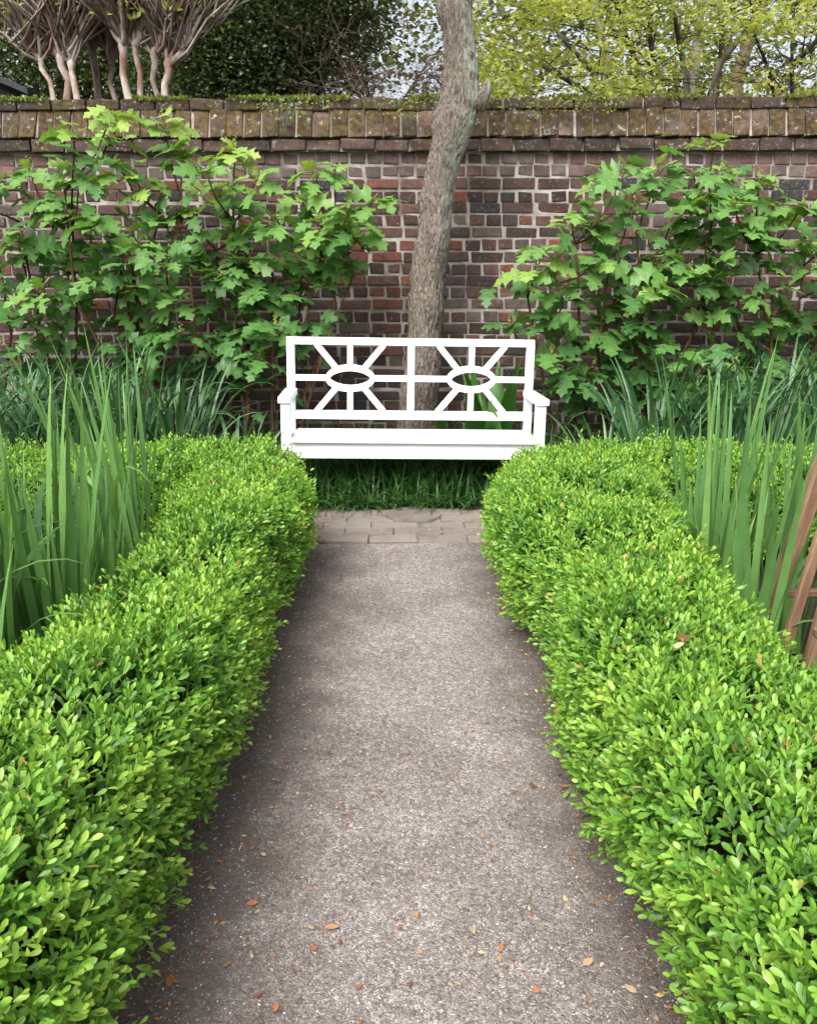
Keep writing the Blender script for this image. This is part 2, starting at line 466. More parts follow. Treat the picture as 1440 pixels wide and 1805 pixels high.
p = nt.nodes.new('ShaderNodeBsdfPrincipled'); p.inputs['Roughness'].default_value = 0.85; p.inputs['Specular IOR Level'].default_value = 0.3
nt.links.new(c, p.inputs['Base Color'])
b = N(nt, 'ShaderNodeBump', Strength=0.7, Distance=0.003)
nt.links.new(v1.outputs['Distance'], b.inputs['Height']); b.invert = True
b2 = N(nt, 'ShaderNodeBump', Strength=0.5, Distance=0.02)
nt.links.new(n2.outputs['Fac'], b2.inputs['Height']); nt.links.new(b.outputs[0], b2.inputs['Normal'])
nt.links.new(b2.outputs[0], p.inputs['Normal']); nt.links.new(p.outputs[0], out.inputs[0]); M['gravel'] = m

# loose stone chips: shade by tint
m, nt, out = new_mat('stone_chip')
a = N(nt, 'ShaderNodeAttribute', attribute_name='tint')
r_ = ramp(nt, a.outputs['Fac'], [(0.0, (0.035, 0.03, 0.028)), (0.5, (0.17, 0.15, 0.135)), (0.85, (0.36, 0.33, 0.30)), (1.0, (0.62, 0.60, 0.56))])
p = nt.nodes.new('ShaderNodeBsdfPrincipled'); p.inputs['Roughness'].default_value = 0.7
nt.links.new(r_.outputs[0], p.inputs['Base Color']); nt.links.new(p.outputs[0], out.inputs[0]); M['chip'] = m

# trunk bark: furrowed grey-brown with moss tinge and pale lichen on its +x side
m, nt, out = new_mat('furrowed_bark')
tc = nt.nodes.new('ShaderNodeTexCoord'); g = nt.nodes.new('ShaderNodeNewGeometry')
mp = nt.nodes.new('ShaderNodeMapping'); mp.inputs['Scale'].default_value = (1, 1, 0.30)
nt.links.new(tc.outputs['Object'], mp.inputs[0])
n1 = N(nt, 'ShaderNodeTexNoise', Scale=85.0, Detail=4.0, Roughness=0.6, Distortion=1.2)
n2 = N(nt, 'ShaderNodeTexNoise', Scale=5.0, Detail=5.0); n3 = N(nt, 'ShaderNodeTexNoise', Scale=16.0, Detail=6.0, Roughness=0.7)
n4 = N(nt, 'ShaderNodeTexNoise', Scale=75.0, Detail=3.0)
nt.links.new(mp.outputs[0], n1.inputs['Vector'])
for n in (n2, n3, n4): nt.links.new(tc.outputs['Object'], n.inputs['Vector'])
r1 = ramp(nt, n1.outputs['Fac'], [(0.36, (0.050, 0.041, 0.036)), (0.47, (0.135, 0.113, 0.10)), (0.62, (0.25, 0.222, 0.20))])
r2 = ramp(nt, n2.outputs['Fac'], [(0.35, (0.85, 0.8, 0.78)), (0.65, (1.1, 1.12, 1.0))])
c = mix(nt, 1.0, r1.outputs[0], r2.outputs[0], 'MULTIPLY')
sx = nt.nodes.new('ShaderNodeSeparateXYZ'); nt.links.new(tc.outputs['Normal'], sx.inputs[0])
sz = nt.nodes.new('ShaderNodeSeparateXYZ'); nt.links.new(tc.outputs['Object'], sz.inputs[0])
mr = N(nt, 'ShaderNodeMapRange'); mr.inputs[1].default_value = 0.0; mr.inputs[2].default_value = 0.6; nt.links.new(sx.outputs[0], mr.inputs[0])
mz = N(nt, 'ShaderNodeMapRange'); mz.inputs[1].default_value = 1.3; mz.inputs[2].default_value = 2.3; nt.links.new(sz.outputs[2], mz.inputs[0])
mu = nt.nodes.new('ShaderNodeMath'); mu.operation = 'MULTIPLY'; nt.links.new(mr.outputs[0], mu.inputs[0]); nt.links.new(mz.outputs[0], mu.inputs[1])
lr = ramp(nt, n3.outputs['Fac'], [(0.42, (0, 0, 0)), (0.50, (1, 1, 1))])
mu2 = nt.nodes.new('ShaderNodeMath'); mu2.operation = 'MULTIPLY'; nt.links.new(mu.outputs[0], mu2.inputs[0]); nt.links.new(lr.outputs[0], mu2.inputs[1])
c = mix(nt, mu2.outputs[0], c, (0.33, 0.36, 0.29))
sp = ramp(nt, n4.outputs['Fac'], [(0.66, (0, 0, 0)), (0.72, (0.7, 0.7, 0.7))])
c = mix(nt, sp.outputs[0], c, (0.40, 0.36, 0.30))
p = nt.nodes.new('ShaderNodeBsdfPrincipled'); p.inputs['Roughness'].default_value = 0.92; p.inputs['Specular IOR Level'].default_value = 0.15
nt.links.new(c, p.inputs['Base Color'])
b = N(nt, 'ShaderNodeBump', Strength=0.8, Distance=0.012); nt.links.new(n1.outputs['Fac'], b.inputs['Height'])
nt.links.new(b.outputs[0], p.inputs['Normal']); nt.links.new(p.outputs[0], out.inputs[0]); M['bark'] = m

# ================================================================ SETTING: ground, path
def sheet(name, x0, x1, y0, y1, z, mat, nx=1, ny=1, amp=0.0):
    V, F = [], []
    for j in range(ny + 1):
        for i in range(nx + 1):
            x = x0 + (x1 - x0) * i / nx; y = y0 + (y1 - y0) * j / ny
            V.append((x, y, z + (amp * mnoise.noise(Vector((x * 1.7, y * 1.7, 3.1))) + amp * 0.5 * mnoise.noise(Vector((x * 6, y * 6, 8.1))) if amp else 0)))
    for j in range(ny):
        for i in range(nx):
            a = j * (nx + 1) + i
            F.append((a, a + 1, a + nx + 2, a + nx + 1))
    o = link(pymesh(name, V, F, True, mat), name)
    o['kind'] = 'structure'
    return o


sheet('ground', -150, 150, -60, 240, -0.03, M['soil'])
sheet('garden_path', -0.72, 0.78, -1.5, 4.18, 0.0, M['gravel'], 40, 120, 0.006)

# loose chips on the path
n = 52000
cy = np.sqrt(RNG.uniform(0, 1, n)) ** -1
y = 0.9 + 3.25 * RNG.uniform(0, 1, n) ** 1.5
x = RNG.uniform(-0.66, 0.72, n)
zz = np.array([0.006 * mnoise.noise(Vector((a * 1.7, b_ * 1.7, 3.1))) + 0.003 * mnoise.noise(Vector((a * 6, b_ * 6, 8.1))) for a, b_ in zip(x, y)])
tv = [(-1, -.6, 0), (1, -.7, 0), (.8, .7, 0), (-.9, .8, 0), (-.3, -.2, .7), (.4, .3, .6)]
tf = [(0, 1, 4), (1, 5, 4), (1, 2, 5), (2, 3, 5), (3, 4, 5), (3, 0, 4)]
ang = RNG.uniform(0, 6.283, n)
X = np.stack([np.cos(ang), np.sin(ang), RNG.uniform(-.25, .25, n)], 1)
Xn, Yn, Zn = frames(X, np.stack([RNG.normal(0, .3, n), RNG.normal(0, .3, n), np.ones(n)], 1))
s = 0.0008 + 0.0018 * RNG.uniform(0, 1, n) ** 4
V, F, T = scatter(tv, tf, np.stack([x, y, zz + 0.0004], 1), Xn, Yn, Zn, s * np.array([1.0]), np.clip(RNG.beta(1.5, 1.2, n), 0, 1))
o = link(npmesh('gravel_chips', V, F, T, False, M['chip']), 'gravel_chips')
props(o, 'fine loose grey and white stone chips on the garden path', 'gravel', kind='stuff')

# brick cross path in front of the bench
bp = link(pymesh('brick_path', [(-4, 4.15, 0.004), (4, 4.15, 0.004), (4, 4.86, 0.004), (-4, 4.86, 0.004)], [(0, 1, 2, 3)], False, M['sand']), 'brick_path')
bp['kind'] = 'structure'
pav = [box_mesh('paver_brick', -0.124, 0.124, -0.060, 0.060, -0.05, 0.0, 0.009, 0.005, 2, mat=M['paver']) for _ in range(8)]
PCOL = [(0.18, 0.14, 0.12), (0.21, 0.17, 0.148), (0.15, 0.125, 0.11), (0.20, 0.165, 0.145)]
mass_v, mass_f, mass_c = [], [], []


def mass_add(me, mtx, col, V, F, C):
    o = len(V)
    V.extend([mtx @ v.co for v in me.vertices]); C.extend([col] * len(me.vertices))
    F.extend([tuple(o + i for i in p.vertices) for p in me.polygons])


for j in range(5):
    yy = 4.215 + j * 0.127
    off = (j % 2) * 0.128
    for i in range(-15, 16):
        xx = i * 0.256 + off + random.uniform(-.006, .006)
        c = random.choice(PCOL); k = random.uniform(0.8, 1.15); c = (c[0] * k, c[1] * k, c[2] * k, 1)
        mtx = Matrix.Translation((xx, yy + random.uniform(-.004, .004), 0.012 + random.uniform(-.006, .006))) @ Matrix.Rotation(random.gauss(0, .012), 4, 'Z') @ Matrix.Rotation(random.gauss(0, .012), 4, 'X')
        me = random.choice(pav)
        if -0.75 < xx < 1.0:
            o = link(me, 'paver_brick', None, bp, mtx); o.color = c
        else:
            mass_add(me, mtx, c, mass_v, mass_f, mass_c)
me = pymesh('paver_bricks', mass_v, mass_f, False, M['paver_mass'])
a = me.attributes.new('bcol', 'FLOAT_COLOR', 'POINT'); a.data.foreach_set('color', np.array(mass_c, np.float32).ravel())
o = link(me, 'paver_bricks', None, bp); o['kind'] = 'stuff'

# round valve lid let into the brick path
bm = bmesh.new()
bmesh.ops.create_cone(bm, cap_ends=True, segments=40, radius1=0.165, radius2=0.16, depth=0.03)
bmesh.ops.bevel(bm, geom=[e for e in bm.edges if e.calc_face_angle(0) > 0.5], offset=0.003, segments=2, affect='EDGES')
me = bpy.data.meshes.new('valve_lid'); bm.to_mesh(me); bm.free()
lp = at(728, 911, 4.62)
o = link(me, 'valve_lid', M['lid'], None, Matrix.Translation((lp.x, 4.66, 0.0075)))
props(o, 'flat round dark stone lid set in the brick path before the bench', 'lid')

# ================================================================ BRICK WALL
WY = 6.30
WROT = R(-2.0)
wall_m = Matrix.Translation((0.1, WY, 0)) @ Matrix.Rotation(WROT, 4, 'Z')
WX0, WX1 = -4.3, 4.3
wall = link(box_mesh('brick_wall', WX0, WX1, 0.008, 0.36, -0.1, 2.47, mat=M['mortar']), 'brick_wall', None, None, wall_m)
props(wall, 'long weathered brick garden wall with mossy coping behind the bench', 'wall')
COURSE = 0.0815
BODY_TOP = 2.165
NC = int(BODY_TOP / COURSE) + 1
st_me = [box_mesh('stretcher', -0.1135, 0.1135, 0.0, 0.06, -0.0365, 0.0365, 0.009, 0.006, 2, mat=M['brick']) for _ in range(9)]
he_me = [box_mesh('header', -0.0525, 0.0525, 0.0, 0.06, -0.0365, 0.0365, 0.009, 0.006, 2, mat=M['brick']) for _ in range(9)]
BC = [((0.082, 0.044, 0.036), 5), ((0.098, 0.056, 0.046), 5), ((0.140, 0.052, 0.038), 3.4), ((0.036, 0.035, 0.036), 1.4), ((0.105, 0.080, 0.070), 3), ((0.052, 0.034, 0.029), 5.5)]
bricks = []
for c in range(NC):
    z = BODY_TOP - (c + 0.5) * COURSE
    if z < -0.05: break
    hdr = (c == 0) or (c % 2 == 1)
    pitch = 0.1165 if hdr else 0.237
    x = WX0 + pitch * 0.5 + (0.06 if hdr else 0.0) + random.uniform(-.02, .02)
    wig = random.uniform(0, 10)
    while x < WX1 - pitch * 0.5:
        col = random.choices([b_[0] for b_ in BC], [b_[1] for b_ in BC])[0]
        if c <= 1: col = tuple(0.5 * q + 0.5 * w for q, w in zip(col, (0.17, 0.13, 0.115)))
        k = random.uniform(0.8, 1.2)
        col = (col[0] * k, col[1] * k, col[2] * k, 1)
        dz = 0.006 * math.sin(x * 1.3 + wig)
        mtx = wall_m @ Matrix.Translation((x + random.uniform(-.004, .004), random.uniform(-.006, .004), z + dz + random.uniform(-.002, .002))) @ Matrix.Rotation(random.gauss(0, .008), 4, 'Y') @ Matrix.Diagonal((random.uniform(.93, 1.01), 1, random.uniform(.9, 1.02), 1))
        bricks.append((random.choice(he_me if hdr else st_me), mtx, col))
        x += pitch


def seen_rank(b_):
    u, v = proj(b_[1].translation)
    if not (0 < u < 1440 and 255 < v < 745): return 9e9
    if 500 < u < 945 and v > 600: r = 300 + abs(u - 720) * .2         # through the bench back
    elif 690 < u < 800: r = 900                                        # behind the trunk
    elif 560 < u < 930: r = abs(u - 760)
    elif u >= 930: r = 200 + abs(u - 930) + (v - 250) * 0.2
    else: r = 260 + abs(560 - u) + (0 if v > 560 else 120)
    return r


bricks.sort(key=seen_rank)
mass_v, mass_f, mass_c = [], [], []
for i, (me, mtx, col) in enumerate(bricks):
    if i < 300:
        o = link(me, 'brick', None, wall, mtx); o.color = col
    else:
        mass_add(me, mtx, col, mass_v, mass_f, mass_c)
me = pymesh('bricks', mass_v, mass_f, False, M['brick_mass'])
a = me.attributes.new('bcol', 'FLOAT_COLOR', 'POINT'); a.data.foreach_set('color', np.array(mass_c, np.float32).ravel())
o = link(me, 'bricks', None, wall); o['kind'] = 'stuff'

# coping: corbel course, sloping brick-on-edge course, cap course
cor = [box_mesh('corbel_brick', -0.113, 0.113, -0.05, 0.05, -0.037, 0.037, 0.011, 0.007, 2, mat=M['corbel']) for _ in range(5)]
slo = [box_mesh('coping_brick', -0.054, 0.054, -0.03, 0.03, -0.094, 0.094, 0.009, 0.007, 2, mat=M['coping']) for _ in range(6)]
cap = [box_mesh('cap_brick', -0.113, 0.113, -0.06, 0.06, -0.036, 0.036, 0.011, 0.007, 2, mat=M['cap']) for _ in range(5)]
for kind, ms, pitch, z, y, tilt in (('corbel_brick', cor, .237, 2.208, 0.0, 0), ('coping_brick', slo, .1185, 2.342, -0.012, R(-16)), ('cap_brick', cap, .237, 2.472, 0.03, 0)):
    x = -3.35 + pitch * random.random()
    while x < 3.45:
        c = random.choice([(0.10, 0.068, 0.055), (0.12, 0.08, 0.065), (0.07, 0.055, 0.048), (0.16, 0.105, 0.088)])
        k = random.uniform(.8, 1.2) * (1.0 if kind == 'coping_brick' else .62)
        mtx = wall_m @ Matrix.Translation((x + random.uniform(-.004, .004), y + random.uniform(-.006, .006), z + random.uniform(-.003, .003))) @ Matrix.Rotation(tilt, 4, 'X') @ Matrix.Rotation(random.gauss(0, .012), 4, 'Y')
        o = link(random.choice(ms), kind, None, wall, mtx); o.color = (c[0] * k, c[1] * k, c[2] * k, 1)
        x += pitch
o = link(box_mesh('coping_joint', -3.6, 3.7, -0.015, 0.03, -0.090, 0.090, mat=M['mortar']), 'coping_joint', None, wall, wall_m @ Matrix.Translation((0, -0.012, 2.342)) @ Matrix.Rotation(R(-16), 4, 'X'))
# mortar bed behind the coping
o = link(box_mesh('coping_mortar', -3.6, 3.7, 0.03, 0.42, 2.17, 2.445, mat=M['mortar'], fn=lambda v: (v.x, v.y - (0.055 if v.y < 0.1 and v.z < 2.3 else 0.0), v.z)), 'coping_mortar', None, wall, wall_m)
o = link(box_mesh('wall_top', -3.6, 3.7, 0.02, 0.40, 2.44, 2.502, mat=M['mortar']), 'wall_top', None, wall, wall_m)

# moss fringe on the wall top
n = 16000
x = RNG.uniform(-3.4, 3.5, n)
keep = np.array([mnoise.noise(Vector((a * 1.9, 0.3, 0.0))) + 0.5 * mnoise.noise(Vector((a * 7, 4.3, 0.0))) > -0.12 for a in x])
x = x[keep]; n = len(x)
D = np.stack([RNG.normal(0, .5, n), RNG.normal(-.45, .4, n), np.abs(RNG.normal(.8, .35, n))], 1)
Xn, Yn, Zn = frames(D, np.stack([RNG.normal(0, .4, n), -np.ones(n), RNG.uniform(0.2, 1, n)], 1))
Pl = np.stack([x, RNG.uniform(-0.05, 0.10, n), 2.500 + .012 * RNG.uniform(-1, 1, n)], 1)
Rm = np.array(wall_m.to_3x3()); tr = np.array(wall_m.translation)
tvl = [(0, 0, 0), (.5, -.3, .05), (.5, .3, .05), (1, 0, -.02)]; tfl = [(0, 2, 1), (1, 2, 3)]
V, F, T = scatter(tvl, tfl, Pl @ Rm.T + tr, Xn, Yn, Zn, RNG.uniform(.008, .034, n), RNG.beta(2, 1.6, n))
o = link(npmesh('moss', V, F, T, False, M['fig_leaf']), 'moss', None, wall); o['kind'] = 'stuff'

# creeping fig hanging over the coping, a few separate tufts
TUFT_LABELS = [((505, 186), .30, 'creeper tuft on the wall coping left of the trunk'),
               ((722, 188), .26, 'creeper tuft hanging over the coping just left of the tree trunk'),
               ((965, 182), .42, 'widest creeper trailing on the coping right of the tree trunk'),
               ((1060, 178), .25, 'small creeper tuft on the wall top below the yellow maple')]
for (u, v), w, lab in TUFT_LABELS:
    c0 = at(u, v, 6.24)
    n = int(420 * w)
    x = RNG.normal(0, w * .45, n); h = RNG.uniform(0, 1, n) ** 1.5
    P = np.stack([c0.x + x, c0.y - .05 - .05 * RNG.uniform(0, 1, n), c0.z + .02 - h * .11 * np.exp(-(x / w) ** 2)], 1)
    D = np.stack([RNG.normal(0, .6, n), RNG.normal(-.5, .3, n), RNG.normal(-.1, .5, n)], 1)
    Xn, Yn, Zn = frames(D, np.stack([RNG.normal(0, .4, n), -np.ones(n), np.ones(n)], 1))
    V, F, T = scatter([(0, 0, 0), (.45, -.42, .05), (.45, .42, .05), (1, 0, -.05)], tfl, P, Xn, Yn, Zn, RNG.uniform(.014, .03, n), RNG.beta(2, 2, n))
    o = link(npmesh('wall_creeper', V, F, T, False, M['fig_leaf']), 'wall_creeper')
    props(o, lab, 'creeper', 'creepers on the wall top')

# ================================================================ HEDGES
LEAF_NEAR = ([(0, 0, 0), (.35, -.145, .04), (.35, .145, .04), (.7, -.205, .06), (.7, .205, .06), (.93, -.12, .015), (.93, .12, .015), (1, 0, -.03), (.35, 0, 0), (.7, 0, 0)],
             [(0, 8, 1), (0, 2, 8), (1, 8, 9), (1, 9, 3), (8, 2, 4), (8, 4, 9), (3, 9, 7), (3, 7, 5), (9, 4, 6), (9, 6, 7)])
LEAF_FAR = ([(0, 0, 0), (.5, -.19, .05), (.5, .19, .05), (.85, -.16, .02), (.85, .16, .02), (1, 0, -.03), (.5, 0, 0)],
            [(0, 6, 1), (0, 2, 6), (1, 6, 5), (1, 5, 3), (6, 2, 4), (6, 4, 5)])


def sprigs(P, A, npair, L, leaf, tone, young=0.55):
    """leafy boxwood shoots: decussate leaf pairs on axes A from base points P"""
    k = len(P)
    A = norm(A)
    ref = norm(RNG.normal(0, 1, (k, 3)))
    U = norm(np.cross(A, ref)); W = np.cross(A, U)
    parts = []
    for j in range(npair):
        f = (j + 0.6) / npair
        ph = (math.pi / 2) * j + RNG.normal(0, .25, k)
        for sgn in (0, math.pi):
            rad = U * np.cos(ph + sgn)[:, None] + W * np.sin(ph + sgn)[:, None]
            beta = np.radians(68 - 48 * f ** 1.2 + RNG.normal(0, 10, k))
            D = A * np.cos(beta)[:, None] + rad * np.sin(beta)[:, None]
            up = A * np.sin(beta)[:, None] - rad * np.cos(beta)[:, None] + RNG.normal(0, .18, (k, 3))
            X, Y, Z = frames(D, up)
            sz = leaf * (1.0 - 0.35 * max(0, f - .55) / .45) * RNG.uniform(.62, 1.25, k)
            t = np.clip(tone + young * (f - 0.55) + RNG.normal(0, .08, k), 0, .96)
            t = np.where(RNG.uniform(0, 1, k) > .994, 1.0, t)
            parts.append((P + A * (L * f)[:, None] + rad * .001, X, Y, Z, sz, t))
    return [np.concatenate([q[i] for q in parts]) for i in range(6)]


def hedge_grid(yc, xin, xout, h, flip=False, nseg=26, along='y', bulge=0.042, seed=0.0):
    """rows of a rounded hedge section along a line -> grid (rows, cols, 3)"""
    G = []
    for i, s in enumerate(yc):
        xc, w, hh = (xin[i] + xout[i]) / 2, abs(xout[i] - xin[i]) / 2, h[i]
        row = []
        for k in range(nseg + 1):
            t = R(-38 + 256 * k / nseg)
            c, sn = math.cos(t), math.sin(t)
            e = 0.62
            px = xc + w * math.copysign(abs(c) ** e, c) * (1 if not flip else -1)
            pz = hh * 0.5 + hh * 0.5 * math.copysign(abs(sn) ** e, sn)
            p = Vector((px, s, pz)) if along == 'y' else Vector((s, px, pz))
            d = Vector((c * (-1 if flip else 1), 0, sn)) if along == 'y' else Vector((0, c * (-1 if flip else 1), sn))
            b_ = bulge * (mnoise.noise(p * 3.1 + Vector((seed, 0, 0))) * 1.1 + mnoise.noise(p * 8.0 + Vector((0, seed, 0))) * 0.75)
            p = p + d * b_
            p.z = max(p.z, 0.05)
            row.append(p)
        G.append(row)
    return np.array([[tuple(p) for p in r] for r in G])


def smooth_end(yc, y0, y1, r):
    """1 in the middle, falling round to 0 at the ends"""
    out = []
    for y in yc:
        d = min(y - y0, y1 - y)
        f = 1.0 if d >= r else math.sqrt(max(0.0, 1 - (1 - max(d, 0) / r) ** 2))
        out.append(f)
    return out


def fill_hedge(root, G, dens_near, dens_far, ynear, loc_len=0.062, leaf=0.027, toneseed=0.0, ref_in=None):
    A, B, C, D_ = G[:-1, :-1], G[1:, :-1], G[1:, 1:], G[:-1, 1:]
    nrm = np.cross(C - A, D_ - B)
    area = np.linalg.norm(nrm, axis=2) / 2
    nrm = nrm / np.maximum(np.linalg.norm(nrm, axis=2, keepdims=True), 1e-9)
    ctr = G.reshape(-1, 3).mean(0)
    cen = (A + B + C + D_) / 4
    mid = G.mean(axis=1)[:-1][:, None, :]
    flipm = ((cen - mid) * nrm).sum(2) < 0
    nrm[flipm] *= -1
    near = cen[..., 1] < ynear
    for name_, mask, dens, tmpl in (('near', near, dens_near, LEAF_NEAR), ('far', ~near, dens_far, LEAF_FAR)):
        w = (area * mask).ravel()
        k = int(w.sum() * dens)
        if k < 10: continue
        idx = RNG.choice(len(w), k, p=w / w.sum())
        a_, b_ = RNG.uniform(0, 1, (2, k, 1))
        Af, Bf, Cf, Df = (q.reshape(-1, 3)[idx] for q in (A, B, C, D_))
        P = (Af * (1 - a_) + Bf * a_) * (1 - b_) + (Df * (1 - a_) + Cf * a_) * b_
        Nn = nrm.reshape(-1, 3)[idx]
        L = loc_len * RNG.uniform(.7, 1.45, k)
        L += (RNG.uniform(0, 1, k) > .9) * RNG.uniform(.01, .05, k)
        up = np.array([0, 0, 1.0])
        Ax = norm(Nn * 1.0 + up * RNG.uniform(.35, 1.0, (k, 1)) + RNG.normal(0, .26, (k, 3)))
        depth = RNG.uniform(0.45, 1.25, k) * loc_len
        base = P - Nn * depth[:, None]
        patch = np.array([mnoise.noise(Vector(q) * 4.0 + Vector((toneseed, 0, 0))) for q in P])
        patch2 = np.array([mnoise.noise(Vector(q) * 13.0 + Vector((0, toneseed, 0))) for q in P])
        tone = np.clip(0.52 + 0.22 * patch + 0.24 * patch2 + RNG.normal(0, .13, k), .1, .88)
        arr = sprigs(base, Ax, 5, L, leaf, tone)
        z_ok = arr[0][:, 2] > 0.012
        arr = [q[z_ok] for q in arr]
        V, F, T = scatter(tmpl[0], tmpl[1], *arr)
        o = link(npmesh('foliage', V, F, T, False, M['box_leaf']), 'foliage', None, root)
        o['kind'] = 'stuff'
    # twiggy inside
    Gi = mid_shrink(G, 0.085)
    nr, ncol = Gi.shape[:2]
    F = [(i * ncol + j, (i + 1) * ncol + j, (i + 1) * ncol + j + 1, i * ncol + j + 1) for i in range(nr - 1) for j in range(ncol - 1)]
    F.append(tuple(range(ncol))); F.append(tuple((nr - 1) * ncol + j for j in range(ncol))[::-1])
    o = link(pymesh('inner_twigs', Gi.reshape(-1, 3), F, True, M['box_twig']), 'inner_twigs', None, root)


def mid_shrink(G, d):
    out = G.copy()
    for i in range(len(G)):
        c = G[i].mean(0)
        v = G[i] - c
        ln = np.linalg.norm(v, axis=1, keepdims=True)
        out[i] = c + v * np.maximum(0.05, 1 - d / np.maximum(ln, 1e-6))
        out[i][:, 2] = np.maximum(out[i][:, 2], 0.02)
    lo, hi = G[:, :, :2].reshape(-1, 2).min(0), G[:, :, :2].reshape(-1, 2).max(0)
    for a_ in (0, 1):
        m_ = (lo[a_] + hi[a_]) / 2; hw = (hi[a_] - lo[a_]) / 2
        out[:, :, a_] = m_ + (out[:, :, a_] - m_) * (1 - min(0.9, d / hw) * 0.8)
    return out


def interp(x, tab):
    return float(np.interp(x, [t[0] for t in tab], [t[1] for t in tab]))


# left hedge along the path
ys = np.linspace(0.15, 4.28, 90)
fe = smooth_end(ys, -1.0, 4.30, 0.30)
tab_in = [(0, -.48), (1.1, -.465), (1.6, -.425), (2.1, -.405), (2.45, -.43), (2.85, -.465), (3.2, -.40), (3.7, -.40), (4.3, -.46)]
tab_out = [(0, -.87), (1.7, -.86), (2.8, -.85), (3.4, -.90), (3.9, -1.02), (4.3, -1.12)]
tab_h = [(0, .47), (1.5, .48), (2.5, .47), (3.5, .49), (4.3, .52)]


def path_hedge(name, label, tab_in, tab_out, tab_h, side, seed):
    xin, xout, hh = [], [], []
    for y, f in zip(ys, fe):
        a_, b_ = interp(y, tab_in), interp(y, tab_out)
        c_ = (a_ + b_) / 2; hw = (b_ - a_) / 2
        xin.append(c_ - hw * (0.25 + .75 * f)); xout.append(c_ + hw * (0.25 + .75 * f)); hh.append(interp(y, tab_h) * (0.45 + 0.55 * f))
    root = empty(name, ((interp(2, tab_in) + interp(2, tab_out)) / 2, 2.2, 0), label, 'hedge', 'boxwood hedges')
    G = hedge_grid(ys, xin, xout, hh, flip=(side > 0), seed=seed)
    fill_hedge(root, G, 2050, 1850, 2.3, toneseed=seed)
    return root


path_hedge('boxwood_hedge', 'low clipped boxwood hedge along the left side of the gravel path', tab_in, tab_out, tab_h, -1, 3.7)
tab_inr = [(0, .47), (1.0, .465), (1.6, .45), (2.0, .435), (2.3, .48), (2.7, .50), (2.95, .44), (3.3, .395), (3.7, .42), (4.3, .57)]
tab_outr = [(0, .92), (1.6, .93), (2.2, .98), (2.9, 1.05), (3.4, 1.13), (3.9, 1.26), (4.3, 1.32)]
tab_hr = [(0, .47), (1.5, .48), (2.3, .47), (2.8, .49), (3.5, .50), (4.3, .51)]
path_hedge('boxwood_hedge', 'low clipped boxwood hedge along the right side of the gravel path', tab_inr, tab_outr, tab_hr, 1, 9.2)


def cross_hedge(label, x0, x1, yn, yf, seed):
    xs = np.linspace(x0, x1, 55)
    fe_ = smooth_end(xs, x0 - 1, x1 + 1, 0.3)
    root = empty('boxwood_hedge', ((x0 + x1) / 2, (yn + yf) / 2, 0), label, 'hedge', 'boxwood hedges')
    G = hedge_grid(xs, [yn] * len(xs), [yf] * len(xs), [.49] * len(xs), along='x', seed=seed)
    fill_hedge(root, G, 1700, 1700, 0.0, toneseed=seed)


cross_hedge('boxwood hedge running left behind the tall iris, parallel to the wall', -3.6, -0.95, 3.62, 4.30, 21.0)
cross_hedge('boxwood hedge running right behind the iris and cedar posts, parallel to the wall', 1.15, 3.8, 3.62, 4.30, 33.0)

# sprigs that reach out over the path
for (u, v, yy, lab) in ((448, 1368, 1.50, 0), (940, 1275, 1.74, 0), (545, 955, 3.6, 0)):
    pass

# ================================================================ WHITE BENCH
bench = empty('garden_bench', (0.105, 5.13, 0.0), 'white painted wooden bench with sunburst back in front of the brick wall', 'bench', rot=(0, R(0.9), R(1.5)))
HW = 0.775


def lean(v):
    return (v[0], v[1] + max(0, v[2] - 0.40) * 0.06, v[2])


backrest = bpy.data.objects.new('backrest', None)
COL.objects.link(backrest); backrest.parent = bench
BACK = ('top_rail', 'bottom_rail', 'center_stile', 'oval_ring', 'spoke')


def bpart(name, me):
    me.materials.append(M['white'])
    return link(me, name, None, backrest if name in BACK else bench, Matrix.Identity(4), local=True)


def bbox(name, x0, x1, y0, y1, z0, z1, bev=0.004, fn=None):
    return bpart(name, box_mesh(name, x0, x1, y0, y1, z0, z1, bev, 0, 2, fn))


BY = 0.225     # back plane
for s in (-1, 1):
    a, b = sorted((s * HW, s * (HW - .05)))
    bbox('back_post', a, b, BY, BY + .045, 0.0, 0.958, fn=lean)
    a, b = sorted((s * (HW - .004), s * (HW - .062)))
    bbox('front_leg', a, b, -.215, -.155, 0.0, 0.606)
    a, b = sorted((s * (HW + .010), s * (HW - .066)))
    bbox('armrest', a, b, -.228, BY + .012, 0.607, 0.645, 0.006)
    a, b = sorted((s * (HW - .012), s * (HW - .040)))
    bbox('side_rail', a, b, -.1545, BY - .001, 0.30, 0.378)
bbox('top_rail', -HW + .0505, HW - .0505, BY + .001, BY + .044, 0.912, 0.957, fn=lean)
bbox('bottom_rail', -HW + .0505, HW - .0505, BY + .001, BY + .044, 0.452, 0.505, fn=lean)
bbox('center_stile', -.0215, .0215, BY + .002, BY + .043, 0.5055, 0.9115, fn=lean)
bbox('seat_rail', -HW + .0505, HW - .0505, BY + .001, BY + .044, 0.30, 0.378)
bbox('seat_board', -HW + .064, HW - .064, -.232, BY - .02, 0.379, 0.408, 0.008, fn=lambda v: (v.x, v.y, v.z - 0.010 * (v.y + .23) / .45))
bbox('apron', -HW + .0625, HW - .0625, -.2055, -.18, 0.285, 0.3785, 0.003)
ZC = 0.708
